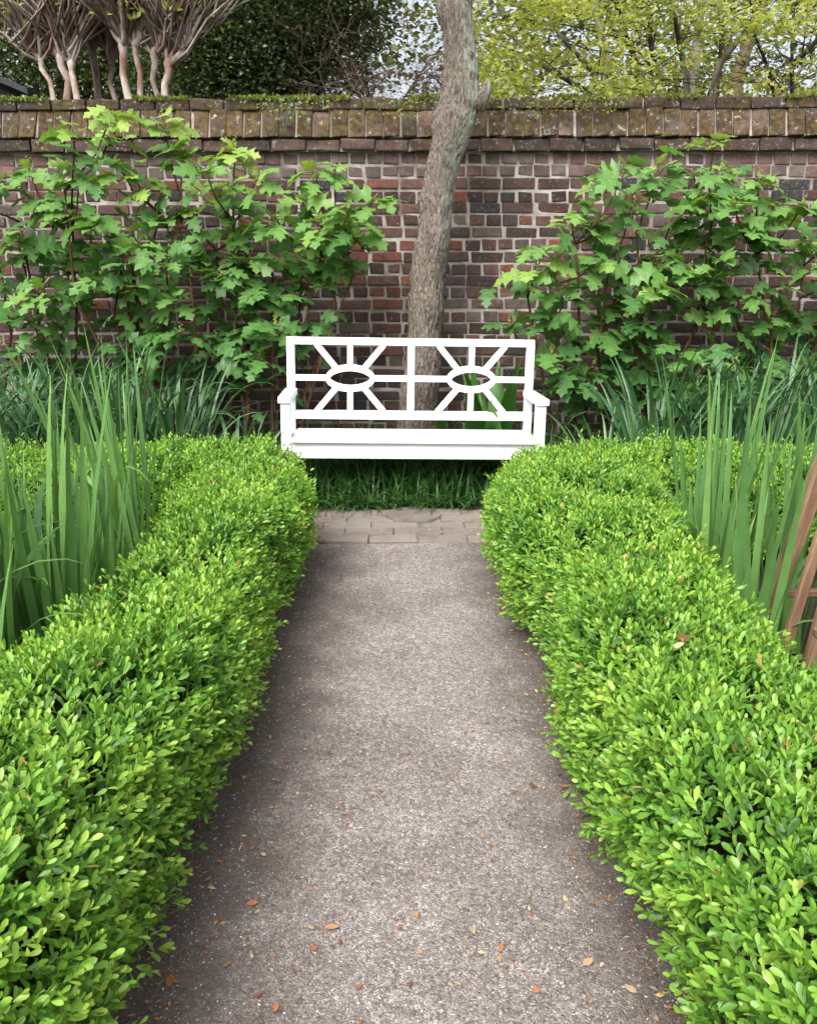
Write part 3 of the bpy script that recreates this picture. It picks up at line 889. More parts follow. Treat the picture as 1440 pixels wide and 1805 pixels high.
for cx in (-0.381, 0.381):
    # eye-shaped ring
    nv = 48; V = []; F = []
    for k in range(nv):
        th = 2 * math.pi * k / nv
        c, s_ = math.cos(th), math.sin(th)
        xo, zo = .155 * c, .084 * s_
        xi = .125 * c; zi = .044 * math.copysign(abs(s_) ** 1.35, s_)
        for (xx, zz_) in ((xo, zo), (xi, zi)):
            for yy in (BY + .004, BY + .041):
                V.append(lean((cx + xx, yy, ZC + zz_)))
    for k in range(nv):
        a, b = 4 * k, 4 * ((k + 1) % nv)
        F += [(a, b, b + 2, a + 2), (a + 1, a + 3, b + 3, b + 1), (a, a + 1, b + 1, b), (a + 2, b + 2, b + 3, a + 3)]
    me = pymesh('oval_ring', V, F)
    bpart('oval_ring', me)

    def spoke(x0, z0, x1, z1, w=.037):
        d = Vector((x1 - x0, 0, z1 - z0)); L = d.length; d.normalize(); q = Vector((-d.z, 0, d.x)) * (w / 2)
        V = []
        for (px, pz) in ((x0, z0), (x1, z1)):
            for sg in (-1, 1):
                for yy in (BY + .006, BY + .039):
                    V.append(lean((cx + px + q.x * sg, yy, pz + q.z * sg)))
        F = [(0, 1, 3, 2), (4, 6, 7, 5), (0, 4, 5, 1), (2, 3, 7, 6), (0, 2, 6, 4), (1, 5, 7, 3)]
        bm = bmesh.new(); bv = [bm.verts.new(v) for v in V]
        for f in F: bm.faces.new([bv[i] for i in f])
        bmesh.ops.recalc_face_normals(bm, faces=bm.faces)
        bmesh.ops.bevel(bm, geom=list(bm.edges), offset=.0025, segments=1, affect='EDGES')
        me = bpy.data.meshes.new('spoke'); bm.to_mesh(me); bm.free()
        bpart('spoke', me)

    TOPZ, BOTZ = .9135, .5035
    spoke(0, ZC + .070, 0, TOPZ); spoke(0, ZC - .070, 0, BOTZ)
    inner = .358
    for sg in (-1, 1):
        end = inner if sg * cx < 0 else HW - .051 - abs(cx)
        spoke(sg * .143, ZC, sg * end, ZC)
        spoke(sg * .088, ZC + .062, sg * .212, TOPZ + .004)
        spoke(sg * .088, ZC - .062, sg * .212, BOTZ - .004)

# ================================================================ TREE IN FRONT OF THE WALL
TY = 5.86
prof = [(900, 690, 796), (860, 692, 790), (800, 694, 782), (740, 697, 774), (680, 704, 778), (600, 713, 781), (545, 716, 789), (500, 719, 788), (450, 723, 795), (400, 733, 800), (330, 742, 806), (290, 747, 814), (250, 755, 832), (215, 756, 846), (185, 764, 849), (140, 770, 851), (80, 775, 845), (30, 772, 842), (0, 773, 842), (-80, 776, 846), (-180, 770, 838), (-300, 760, 822)]
cz = []
for v, a, b in prof:
    l, r_p = at(a, v, TY), at(b, v, TY)
    cz.append(((l + r_p) / 2, (r_p - l).length / 2 - (.021 if v > 260 else .034)))
cz[0] = (Vector((cz[0][0].x, TY, -0.05)), cz[0][1] * 1.15)
tree = empty('trunk_tree', (cz[0][0].x, TY, 0), 'leaning grey-barked tree with lichen on its trunk, growing behind the white bench', 'tree')
zs = [c_[0].z for c_ in cz]
ZS = np.linspace(zs[0], zs[-1], 420)
kern = np.exp(-np.linspace(-2, 2, 41) ** 2); kern /= kern.sum()
sm_ = lambda q: np.convolve(np.pad(q, 20, mode='edge'), kern, 'valid')
CX = sm_(np.interp(ZS, zs, [c_[0].x for c_ in cz])); CR = sm_(np.interp(ZS, zs, [c_[1] for c_ in cz]))
nseg = 132
V, F = [], []
for i, z in enumerate(ZS):
    cx = CX[i]; rr = CR[i]
    flare = 1 + 0.25 * math.exp(-max(0, z) / 0.12)
    for k in range(nseg):
        th = 2 * math.pi * k / nseg
        d = Vector((math.cos(th), math.sin(th), 0))
        q = Vector((d.x * 9 * rr / .15 * .5, d.y * 9 * rr / .15 * .5, z * 2.2))
        wz = z + .03 * mnoise.noise(Vector((d.x * 3, d.y * 3, z * 5))); fis = abs(mnoise.noise(Vector((d.x * 12, d.y * 12, wz * 10)))) + 0.55 * abs(mnoise.noise(Vector((d.x * 23, d.y * 23, wz * 22))))
        lump = mnoise.noise(Vector((d.x * 1.1, d.y * 1.1, z * 1.9))) * .018
        rad = rr * flare + lump + (fis - .3) * 0.020
        # knots
        for (kz, kth, ks, kw) in ((2.30, 3.2, .030, .07), (1.14, -1.35, .022, .10), (1.82, 3.3, .022, .06), (2.92, 3.4, .035, .09), (1.6, -1.0, .012, .08)):
            da = math.atan2(math.sin(th - kth), math.cos(th - kth)) * rr
            rad += ks * math.exp(-(da * da + (z - kz) ** 2) / (2 * kw * kw * .5))
        V.append((cx + d.x * rad - tree.location.x, d.y * rad * .97, z))
for i in range(len(ZS) - 1):
    for k in range(nseg):
        F.append((i * nseg + k, i * nseg + (k + 1) % nseg, (i + 1) * nseg + (k + 1) % nseg, (i + 1) * nseg + k))
trunk = link(pymesh('trunk', V, F, True, M['bark']), 'trunk', None, tree, Matrix.Identity(4), local=True)
# torn stub on the right of the trunk
sb = MB(); p0 = at(840, 190, TY - .03); p1 = at(856, 160, TY - .05); p2 = at(861, 141, TY - .06)
sb.tube([p0, p1, p2], [.055, .038, .012], 9)
link(sb.mesh('broken_stub', M['bark']), 'broken_stub', None, tree)
# limbs and an airy crown above the frame
lm = MB()
top = Vector((cz[-1][0].x, TY, zs[-1]))
tips = []
for k in range(6):
    az = k * 1.05 + .4; ln = random.uniform(1.2, 2.0)
    pts = [top + Vector((0, 0, -.08)), top + Vector((math.cos(az) * ln * .35, math.sin(az) * ln * .35, ln * .5)), top + Vector((math.cos(az) * ln * .8, math.sin(az) * ln * .8, ln * 1.1)), top + Vector((math.cos(az) * ln * 1.1, math.sin(az) * ln * 1.1, ln * 1.7))]
    lm.tube(pts, [.10, .07, .04, .012], 8); tips += pts[2:]
link(lm.mesh('limbs', M['bark']), 'limbs', None, tree)


def blob_leaves(centres, radii, n, size, tmpl=None, flat=0.5, tone=(0.5, .2), surf=.55):
    """leaves spread through ellipsoid clumps"""
    centres = np.array([tuple(c) for c in centres]); radii = np.array(radii)
    if radii.ndim == 1: radii = np.repeat(radii[:, None], 3, 1)
    w = radii.prod(1) ** (2 / 3); idx = RNG.choice(len(centres), n, p=w / w.sum())
    d = norm(RNG.normal(0, 1, (n, 3))); r = RNG.uniform(0, 1, n) ** (1 / 3) * (1 - surf) + surf * RNG.uniform(.8, 1.05, n)
    P = centres[idx] + d * r[:, None] * radii[idx]
    D = d * .7 + RNG.normal(0, .6, (n, 3)); D[:, 2] *= flat
    up = np.tile([0, 0, 1.0], (n, 1)) + RNG.normal(0, .55, (n, 3)) + d * .4
    X, Y, Z = frames(D, up)
    tv, tf = tmpl or (tvl, tfl)
    ct = RNG.normal(0, tone[1] * .7, len(centres))
    return scatter(tv, tf, P, X, Y, Z, RNG.uniform(size * .7, size * 1.3, n), np.clip(tone[0] + ct[idx] + RNG.normal(0, tone[1], n), 0, 1))


V, F, T = blob_leaves(tips, [.55] * len(tips), 2600, .07, tone=(.45, .2))
o = link(npmesh('crown', V, F, T, False, M['wood_leaf']), 'crown', None, tree); o['kind'] = 'stuff'

# ================================================================ OAKLEAF HYDRANGEAS
def oak_leaf(name, seed):
    rs = random.Random(seed)
    half = [(0.0, 0.02), (-.06, .11), (-.03, .24), (.09, .35), (.21, .47), (.245, .34), (.28, .225), (.365, .255), (.48, .40), (.60, .50), (.605, .36), (.61, .215), (.66, .155), (.755, .225), (.835, .265), (.86, .15), (.94, .06)]
    half = [(x + rs.gauss(0, .012), y * rs.uniform(.86, 1.1)) for x, y in half]
    midx = [0, .12, .25, .38, .5, .62, .74, .86, 1.0]
    droop, fold, curl = rs.uniform(.06, .42), rs.uniform(.0, .35), rs.uniform(-.2, .5)

    def zz_(x, y): return -droop * x * x + fold * abs(y) * (1 - .5 * x) - curl * y * y * 1.2 + .015 * math.sin(17 * x + 9 * y)
    V = [(x, 0, zz_(x, 0)) for x in midx]; F = []
    for sgn in (1, -1):
        o = len(V)
        V += [(x, y * sgn, zz_(x, y)) for x, y in half]
        mi = lambda x: max(0, min(len(midx) - 1, int(np.argmin([abs(m_ - (x - .10)) for m_ in midx]))))
        prev = 0
        for i in range(len(half)):
            m_ = max(prev, mi(half[i][0])) if i else 0
            if i:
                f = (o + i - 1, o + i, prev)
                F.append(f if sgn > 0 else f[::-1])
                for q in range(prev, m_):
                    f = (o + i, q + 1, q); F.append(f if sgn > 0 else f[::-1])
            prev = m_
        i = len(half) - 1
        for q in range(prev, len(midx) - 1):
            f = (o + i, q + 1, q); F.append(f if sgn > 0 else f[::-1])
    return pymesh(name, V, F, True, M['hyd_leaf'])


OAK = [oak_leaf('oak_leaf', 40 + k) for k in range(24)]


def hydrangea(label, base, spread, whorls, nfill, seed):
    rs = random.Random(seed)
    root = empty('oakleaf_hydrangea', (base.x, base.y, 0), label, 'shrub', 'hydrangeas against the wall')
    top_z = max(w_.z for w_ in whorls)
    xs_ = sorted(w_.x for w_ in whorls)
    mains = []
    for k in range(spread[1]):
        f = (k + .5) / spread[1]
        tx = xs_[int(f * (len(xs_) - 1))] + rs.gauss(0, .06)
        hgt = max(w_.z for w_ in whorls if abs(w_.x - tx) < .35 or w_ is whorls[0]) if any(abs(w_.x - tx) < .35 for w_ in whorls) else top_z
        b0 = Vector((base.x + (tx - base.x) * .35 + rs.gauss(0, .05), base.y + rs.uniform(-.1, .1), -.02))
        t = Vector((tx, base.y + rs.uniform(-.1, .12), hgt * rs.uniform(.62, .8)))
        pts = [b0, b0.lerp(t, .3) + Vector((rs.gauss(0, .05), rs.gauss(0, .04), .03)), b0.lerp(t, .65) + Vector((rs.gauss(0, .06), rs.gauss(0, .04), .03)), t]
        mains.append(pts)
        sb = MB(); sb.tube(pts, [.014, .012, .009, .006], 7)
        link(sb.mesh('stem', M['hyd_stem']), 'stem', None, root)

    def on_main(pts, f):
        q = min(2.999, max(0, f * 3)); i = int(q)
        return pts[i].lerp(pts[i + 1], q - i)

    def add_leaf(p, az, el, size, tone, roll):
        d = Vector((math.cos(az) * math.cos(el), math.sin(az) * math.cos(el), math.sin(el)))
        up = Vector((rs.gauss(0, .22), rs.gauss(-.34, .25), 1))
        zax = (up - d * up.dot(d)).normalized(); yax = zax.cross(d)
        m_ = Matrix((d, yax, zax)).transposed().to_4x4()
        m_ = Matrix.Translation(p) @ m_ @ Matrix.Rotation(roll, 4, 'X') @ Matrix.Diagonal((size, size * rs.uniform(.88, 1.12), size, 1))
        o = link(rs.choice(OAK), 'leaf', None, root, m_)
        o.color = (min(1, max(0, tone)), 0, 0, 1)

    for wi, w_ in enumerate(whorls):
        best = None
        for pts in mains:
            for f in (.25, .4, .55, .7, .85, 1.0):
                q = on_main(pts, f)
                if q.z > w_.z - .12: continue
                c_ = (q - w_).length + rs.uniform(0, .1)
                if best is None or c_ < best[0]: best = (c_, q)
        s0 = best[1] if best else on_main(mains[0], .2)
        d = w_ - s0
        mid = s0 + d * .5 + Vector((d.x * .12, d.y * .12 + rs.gauss(0, .02), -.02))
        hi = s0 + d * .8 + Vector((d.x * .05, rs.gauss(0, .01), -.01))
        sb = MB(); sb.tube([s0, mid, hi], [.0072, .006, .005], 6)
        link(sb.mesh('branch', M['hyd_stem']), 'branch', None, root)
        sh = MB(); sh.tube([hi, hi.lerp(w_, .55) + Vector((rs.gauss(0, .006), 0, .005)), w_], [.0052, .0046, .004], 6)
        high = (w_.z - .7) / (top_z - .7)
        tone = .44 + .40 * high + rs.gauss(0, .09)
        nl = rs.choice([7, 7, 8, 9])
        a0 = rs.uniform(0, 6.28)
        for k in range(nl):
            az = a0 + k * 6.283 / nl + rs.gauss(0, .22)
            if math.sin(az) > .5: az = -az + rs.gauss(0, .3)
            young = (k % 3 == 2)
            el = R(rs.uniform(5, 50)) if young else R(rs.uniform(-32, 14))
            size = rs.uniform(.075, .125) if young else rs.uniform(.10, .185)
            drop = rs.uniform(0, .11)
            pb = w_ - Vector((0, 0, drop))
            ax = Vector((math.cos(az) * math.cos(el + .5), math.sin(az) * math.cos(el + .5), math.sin(el + .5)))
            pl = pb + ax * (rs.uniform(.015, .03) if young else rs.uniform(.04, .085))
            sh.tube([pb, pl], [.003, .002], 4, False)
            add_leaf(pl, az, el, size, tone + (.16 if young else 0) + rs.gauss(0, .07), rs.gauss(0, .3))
        link(sh.mesh('shoot', M['hyd_shoot']), 'shoot', None, root)
        if rs.random() < .45:
            bm = bmesh.new()
            for q in range(9):
                c_ = w_ + Vector((rs.gauss(0, .008), rs.gauss(0, .008), .008 + q * .007))
                bmesh.ops.create_icosphere(bm, subdivisions=1, radius=.010 - q * .0007, matrix=Matrix.Translation(c_))
            me = bpy.data.meshes.new('flower_bud'); bm.to_mesh(me); bm.free()
            link(me, 'flower_bud', M['bud'], root)
        for q in range(nfill):
            f = rs.uniform(.0, .85)
            pp = s0.lerp(hi, f) + Vector((rs.gauss(0, .11), rs.gauss(-.02, .09), rs.gauss(0, .09)))
            if pp.z < .35: continue
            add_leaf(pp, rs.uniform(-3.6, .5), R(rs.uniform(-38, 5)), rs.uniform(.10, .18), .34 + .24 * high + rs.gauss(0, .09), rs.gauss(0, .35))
    return root


def wh(lst, y0, y1, seed):
    rs = random.Random(seed)
    return [at(u, v, rs.uniform(y0, y1)) for u, v in lst]


W_A = [(128, 227), (200, 192), (288, 210), (203, 232), (50, 293), (10, 323), (140, 307), (207, 290), (240, 317), (33, 410), (40, 457), (127, 370), (167, 383), (233, 410), (287, 370), (160, 423), (227, 443), (117, 460), (180, 483), (225, 490), (240, 520), (143, 513), (113, 577), (57, 557), (-40, 340), (-60, 420), (-20, 500), (85, 345), (70, 500), (290, 440), (200, 550), (30, 620), (150, 610), (240, 600), (90, 650)]
W_B = [(320, 267), (413, 257), (383, 337), (450, 317), (357, 283), (333, 363), (410, 403), (353, 447), (390, 483), (457, 500), (310, 523), (443, 457), (320, 587), (420, 583), (460, 617), (552, 304), (590, 297), (666, 340), (614, 368), (562, 392), (628, 394), (552, 420), (590, 422), (507, 462), (545, 486), (600, 470), (458, 508), (557, 560), (486, 575), (446, 440), (529, 349), (480, 380), (370, 545), (400, 640), (340, 640), (280, 580), (510, 600), (440, 560), (380, 600)]
W_C = [(1256, 248), (1219, 296), (1161, 290), (1104, 294), (1067, 304), (1275, 300), (1006, 384), (1055, 397), (1116, 352), (948, 442), (932, 483), (1014, 454), (1047, 462), (973, 548), (1157, 516), (1161, 455), (1215, 479), (1080, 442), (1235, 345), (1250, 405), (1262, 462), (1047, 643), (1153, 643), (1112, 602), (1030, 690), (1198, 614), (899, 568), (973, 622), (1137, 569), (1063, 561), (1112, 487), (993, 511), (1252, 540), (1180, 400), (1000, 580), (1090, 530), (1010, 660), (1100, 690)]
W_D = [(1338, 315), (1416, 364), (1366, 352), (1321, 401), (1293, 356), (1321, 507), (1375, 545), (1420, 556), (1354, 598), (1300, 640), (1410, 640), (1480, 400), (1490, 520), (1440, 470), (1520, 450), (1460, 600), (1260, 620), (1230, 680), (1350, 680), (1420, 420)]
AB = W_A + W_B
CD = W_C + W_D
W1 = [w_ for w_ in AB if w_[0] < 135]; W2 = [w_ for w_ in AB if 135 <= w_[0] < 330]; W3 = [w_ for w_ in AB if 330 <= w_[0] < 470]; W3B = [w_ for w_ in AB if w_[0] >= 470]
W4 = [w_ for w_ in CD if w_[0] < 1118]; W5 = [w_ for w_ in CD if 1118 <= w_[0] < 1285]; W6 = [w_ for w_ in CD if w_[0] >= 1285]
hydrangea('oakleaf hydrangea at the left edge of the photo against the wall', at(60, 740, 5.75), (1, 5), wh(W1, 5.45, 6.0, 1), 7, 5)
hydrangea('tallest left oakleaf hydrangea, its top shoots overlapping the mossy coping', at(230, 740, 5.75), (1, 6), wh(W2, 5.45, 6.0, 11), 5, 15)
hydrangea('oakleaf hydrangea right of the tallest left shrub, above the bench\'s left armrest', at(400, 740, 5.75), (1, 5), wh(W3, 5.45, 6.0, 2), 6, 6)
hydrangea('oakleaf hydrangea whose branches reach nearest the leaning trunk from the left', at(465, 740, 5.78), (1, 5), wh(W3B, 5.45, 6.0, 12), 6, 16)
hydrangea('oakleaf hydrangea just right of the bench, spreading low toward its armrest', at(1040, 750, 5.7), (1, 6), wh(W4, 5.4, 5.95, 3), 4, 7)
hydrangea('tallest right oakleaf hydrangea with topmost shoot near the coping', at(1190, 750, 5.7), (1, 5), wh(W5, 5.4, 5.95, 13), 9, 17)
hydrangea('sparser oakleaf hydrangea at the right edge of the photo against the wall', at(1390, 750, 5.7), (1, 5), wh(W6, 5.4, 5.9, 4), 6, 8)

# ================================================================ BLADED PLANTS
def blade_mesh(name, L, w, bend, arch, mat, nseg=8, fold=.25, kink=0.0, tipw=.12):
    """blade along +Z bending towards +X"""
    V, F = [], []
    p = Vector((0, 0, 0)); ang = 0.0
    for i in range(nseg + 1):
        f = i / nseg
        ww = w * (.75 + .5 * min(1, f * 4) * .5) * (1 - f ** 3.2) + w * .02 if f < 1 else w * .015
        a_ = bend * f + arch * f ** 3 + (kink if kink and f > .6 else 0)
        d = Vector((math.sin(a_), 0, math.cos(a_))); nn = Vector((math.cos(a_), 0, -math.sin(a_)))
        V += [p + Vector((0, -ww / 2, 0)) + nn * ww * fold * .5, p, p + Vector((0, ww / 2, 0)) + nn * ww * fold * .5]
        p = p + d * (L / nseg)
    for i in range(nseg):
        a_ = 3 * i
        F += [(a_, a_ + 1, a_ + 4, a_ + 3), (a_ + 1, a_ + 2, a_ + 5, a_ + 4)]
    return pymesh(name, V, F, True, mat)


rs0 = random.Random(99)
IRIS = [blade_mesh('iris_blade', 1.0, rs0.uniform(.020, .034), rs0.uniform(-.05, .18), rs0.uniform(0, .25), M['iris'], 9, .22) for _ in range(10)]
IRIS_BENT = [blade_mesh('iris_blade', 1.0, rs0.uniform(.022, .03), rs0.uniform(.2, .5), rs0.uniform(1.2, 2.4), M['iris'], 12, .2) for _ in range(4)]
STRAP = [blade_mesh('strap_blade', 1.0, rs0.uniform(.030, .044), rs0.uniform(.1, .45), rs0.uniform(.3, 2.6), M['strap'], 12, .3) for _ in range(14)]


def clump(name, label, cat, group, base, blades, rs, meshes, bent=(), bentp=0.0, spread=.08, h=(.7, 1.0), tilt=(2, 14), tone=(.45, .15), lean_x=0.0, wscale=1.0, partname='blade'):
    root = empty(name, (base[0], base[1], 0), label, cat, group)
    for k in range(blades):
        az = rs.uniform(0, 6.283)
        r = spread * math.sqrt(rs.random())
        p = Vector((base[0] + math.cos(az) * r, base[1] + math.sin(az) * r * .8, -.01))
        isb = bent and rs.random() < bentp
        me = rs.choice(bent if isb else meshes)
        L = rs.uniform(*h) * (.9 if isb else 1)
        t = R(rs.uniform(*tilt))
        faz = az + rs.gauss(0, .5)
        m_ = Matrix.Translation(p) @ Matrix.Rotation(lean_x + rs.gauss(0, .03), 4, 'Y') @ Matrix.Rotation(faz, 4, 'Z') @ Matrix.Rotation(t, 4, 'Y') @ Matrix.Rotation(rs.gauss(0, .4), 4, 'Z') @ Matrix.Diagonal((L, wscale * rs.uniform(.85, 1.15), L, 1))
        o = link(me, partname, None, root, m_)
        o.color = (1.0 if (name == 'iris' and rs.random() < .006) else min(.88, max(0, rs.gauss(*tone))), 0, 0, 1)
    return root


rs1 = random.Random(17)
IR = [((-0.985, 1.74), 26, (.50, .86), 'iris clump at the left edge nearest the viewer'),
      ((-1.06, 2.05), 66, (.60, 1.04), 'thickest iris clump beside the left hedge'),
      ((-1.30, 2.15), 52, (.70, 1.12), 'iris clump at the left edge beside the thickest clump'),
      ((-1.02, 2.36), 60, (.55, 1.08), 'iris clump just behind the thickest left clump'),
      ((-1.32, 2.50), 52, (.70, 1.14), 'iris clump at the left edge behind the thickest clump'),
      ((-1.02, 2.70), 44, (.40, .85), 'short iris clump before the tall lone clump at left'),
      ((-1.03, 3.22), 40, (.70, 1.22), 'tall narrow iris clump rising alone behind the left hedge'),
      ((-1.70, 3.00), 46, (.7, 1.1), 'far iris clump at the left edge in front of the cross hedge')]
for (x, y), nb, h, lab in IR:
    clump('iris', lab, 'iris', 'iris clumps', (x, y), nb, rs1, IRIS, IRIS_BENT, .10, .11, h, (1, 12), (.5, .17), lean_x=rs1.uniform(-.15, -.03))
IR2 = [((1.20, 3.05), 32, (.70, 1.12), 'tall iris clump standing behind the right hedge in front of the cross hedge'),
       ((1.12, 2.80), 26, (.5, .95), 'short iris clump tucked against the outer side of the right hedge'),
       ((1.40, 2.85), 24, (.6, 1.0), 'iris clump behind the cedar posts at the right'),
       ((1.12, 2.50), 20, (.5, 1.0), 'loose iris clump between the right hedge and the cedar posts'),
       ((1.24, 1.98), 5, (.5, .85), 'iris clump in front of the cedar posts at the right edge')]
for (x, y), nb, h, lab in IR2:
    clump('iris', lab, 'iris', 'iris clumps', (x, y), nb, rs1, IRIS, IRIS_BENT, .16, .09, h, (1, 11), (.52, .14), lean_x=rs1.uniform(-.02, .06))
# strap-leaved clumps along the wall
for side, xs_ in ((-1, [-0.98, -1.28, -1.62, -1.95, -2.3, -2.65]), (1, [1.3, 1.62, 1.95, 2.3, 2.7])):
    for i, x in enumerate(xs_):
        for row in (0, 1):
            if row == 1 and i == 0: continue
            xx = x + rs1.uniform(-.06, .06) + row * .15 * side; yy = 5.08 + row * .32 + rs1.uniform(-.05, .05)
            lab = 'arching blue-green strap-leaved clump below the %s hydrangeas, %s from the bench%s' % ('left' if side < 0 else 'right', ['nearest', 'second', 'third', 'fourth', 'fifth', 'sixth'][i], ' in the rear row' if row else '')
            hh = (.5, .75) if i == 0 else (.80, 1.15)
            clump('strap_leaf_plant', lab, 'plant', 'strap-leaved clumps along the wall', (xx, yy), 18 if i == 0 else 34, rs1, STRAP, (), 0, .14, hh, (2, 20), (.5, .24), wscale=.75)

# broad-leaved plant behind the bench
rs2 = random.Random(3)
BROAD = []
for k in range(4):
    me = blade_mesh('broad_leaf', 1.0, .15, .25, rs2.uniform(.2, .7), M['broad'], 10, .35)
    for v in me.vertices:
        f = min(1, max(0, v.co.z)); wv = .10 + .90 * math.sin(math.pi * min(1, max(0, (f - .25) / .75)) ** .8) if f > .25 else .10
        v.co.y *= max(.06, wv)
    BROAD.append(me)
clump('broad_leaf_plant', 'broad upright green leaves seen through the right half of the bench back', 'plant', None, (.72, 5.72), 14, rs2, BROAD, spread=.14, h=(.6, .95), tilt=(2, 20), tone=(.5, .2), partname='leaf')
clump('broad_leaf_plant', 'low broad-leaved plant between the tree trunk and the right hydrangea', 'plant', None, (.42, 5.86), 9, rs2, BROAD, spread=.14, h=(.4, .65), tilt=(5, 28), tone=(.4, .2), partname='leaf')

# dark lilyturf under and behind the bench
def turf(name, label, n, x0, x1, y0, y1, L0, L1, mat, tone):
    parts = []
    x = RNG.uniform(x0, x1, n); y = RNG.uniform(y0, y1, n)
    az = RNG.uniform(0, 6.283, n); L = RNG.uniform(L0, L1, n); th0 = np.radians(RNG.uniform(2, 35, n)); k = np.radians(RNG.uniform(15, 105, n))
    L = np.where((np.abs(x - .1) < .85) & (y < 5.42), L * .70, L); th0 = np.where(y < 4.98, th0 * .6 + .75, th0); az = np.where(y < 4.98, -1.57 + RNG.normal(0, .9, n), az); w = RNG.uniform(.0035, .0065, n); T = np.clip(RNG.normal(tone, .2, n), 0, 1)
    p = np.stack([x, y, np.zeros(n)], 1); side = np.stack([-np.sin(az), np.cos(az), np.zeros(n)], 1)
    rows = []
    ns = 5
    for i in range(ns + 1):
        f = i / ns
        ww = (w * (1 - f ** 2.5) + .0004)[:, None]
        rows.append(p - side * ww); rows.append(p + side * ww)
        th = th0 + k * f
        p = p + np.stack([np.cos(az) * np.sin(th), np.sin(az) * np.sin(th), np.cos(th)], 1) * (L / ns)[:, None]
    V = np.stack(rows, 1).reshape(-1, 3)
    V[:, 2] = np.maximum(V[:, 2], .004)
    t = []
    for i in range(ns): t += [(2 * i, 2 * i + 1, 2 * i + 3, 2 * i + 2)]
    F = (np.array(t)[None] + (np.arange(n) * (2 * ns + 2))[:, None, None]).reshape(-1, 4)
    o = link(npmesh(name, V, F, np.repeat(T, 2 * ns + 2), True, mat), name)
    props(o, label, 'grass', kind='stuff')


turf('lilyturf', 'dark grassy lilyturf growing under and behind the white bench', 6500, -1.1, 1.35, 4.84, 6.15, .22, .46, M['grass'], .45)

# ================================================================ CEDAR OBELISK (right edge)
ob = empty('cedar_obelisk', (1.485, 2.36, 0), 'reddish cedar obelisk trellis at the right edge among the iris blades', 'trellis')
apex = Vector((1.485, 2.36, 1.75))
HB, HBY = .34, .17


def leg_pts(sx, sy):
    return Vector((apex.x + sx * HB, apex.y + sy * HBY, 0)), Vector((apex.x + sx * .035, apex.y + sy * .035, 1.7))


def plank(name, a_, b_, w, t, parent):
    d = (b_ - a_); L = d.length; d.normalize()
    yv = Vector((0, 1, 0)); xv = yv.cross(d).normalized(); yv = d.cross(xv)
    m_ = Matrix((xv, yv, d)).transposed().to_4x4()
    return link(box_mesh(name, -w / 2, w / 2, -t / 2, t / 2, 0, L, .003, 0, 1, mat=M['cedar']), name, None, parent, Matrix.Translation(a_) @ m_)


for sx in (-1, 1):
    for sy in (-1, 1):
        plank('leg', *leg_pts(sx, sy), .042, .042, ob)
for sgn in (-1, 1):
    plank('slat', Vector((apex.x + sgn * HB * .985, apex.y, .06)), Vector((apex.x + sgn * .036, apex.y, 1.66)), .03, .022, ob)
    plank('slat', Vector((apex.x, apex.y + sgn * HBY * .985, .06)), Vector((apex.x, apex.y + sgn * .036, 1.66)), .03, .022, ob)
for z in (.32, .72, 1.12):
    qx, qy = HB * (1 - z / 1.75) + .022, HBY * (1 - z / 1.75) + .022
    for sx, sy in ((-1, 0), (1, 0), (0, -1), (0, 1)):
        c_ = apex + Vector((sx * qx, sy * qy, z - apex.z)); half = Vector((-sy * qx, sx * qy, 0)) * 1.03
        plank('rung', c_ - half, c_ + half, .022, .03, ob)
link(box_mesh('cap', apex.x - .06, apex.x + .06, apex.y - .06, apex.y + .06, 1.702, 1.735, .006, mat=M['cedar']), 'cap', None, ob)

# ================================================================ FALLEN LEAVES
def dead_leaf(name, seed):
    rs = random.Random(seed)
    V = []; F = []
    xs_ = [0, .15, .35, .55, .75, .9, 1.0]; ws = [.02, .14, .24, .25, .18, .08, 0]
    cu, cv = rs.uniform(-.5, .6), rs.uniform(-.3, .5)
    for x, w in zip(xs_, ws):
        for sg in (-1, 0, 1):
            V.append((x - .5, sg * w, .06 + cu * (x - .5) ** 2 * .8 + cv * abs(sg) * w + rs.gauss(0, .012)))
    for i in range(len(xs_) - 1):
        a_ = 3 * i
        F += [(a_, a_ + 1, a_ + 4, a_ + 3), (a_ + 1, a_ + 2, a_ + 5, a_ + 4)]
    return V, F


DL = []
for k in range(5):
    V, F = dead_leaf('fallen_leaf', 60 + k)
    DL.append(pymesh('fallen_leaf', V, F, True, M['dead_one']))
rs3 = random.Random(5)


def ground_at(u, v):
    d = _cr @ Vector(((u - 720) / FPX, -(v - 902.5) / FPX, -1.0)); t = -CAM_Z / d.z
    return Vector((0, 0, CAM_Z)) + d * t


GR = 'fallen leaves on the path'
one = [((302, 1735), .034, .45, 'largest curled orange-brown leaf on the path beside the left hedge foot'),
       ((445, 1598), .026, .5, 'bright orange fallen leaf on the left half of the path, above a smaller one'),
       ((938, 1388), .026, .15, 'dark brown fallen leaf on the path near the right hedge'),
       ((1036, 1702), .030, .85, 'pale tan fallen leaf lying on the path by the right hedge foot'),
       ((1112, 1750), .028, .9, 'pale folded leaf on the path below the right hedge corner'),
       ((585, 1640), .030, .75, 'tan fallen leaf near the middle of the lower path')]
for (u, v), sz, tone, lab in one:
    p = ground_at(u, v)
    o = link(rs3.choice(DL), 'fallen_leaf', None, None, Matrix.Translation((p.x, p.y, .006)) @ Matrix.Rotation(rs3.uniform(0, 6.28), 4, 'Z') @ Matrix.Rotation(rs3.gauss(0, .15), 4, 'X') @ Matrix.Diagonal((sz, sz, sz, 1)))
    o.color = (tone, 0, 0, 1); props(o, lab, 'leaf', GR)
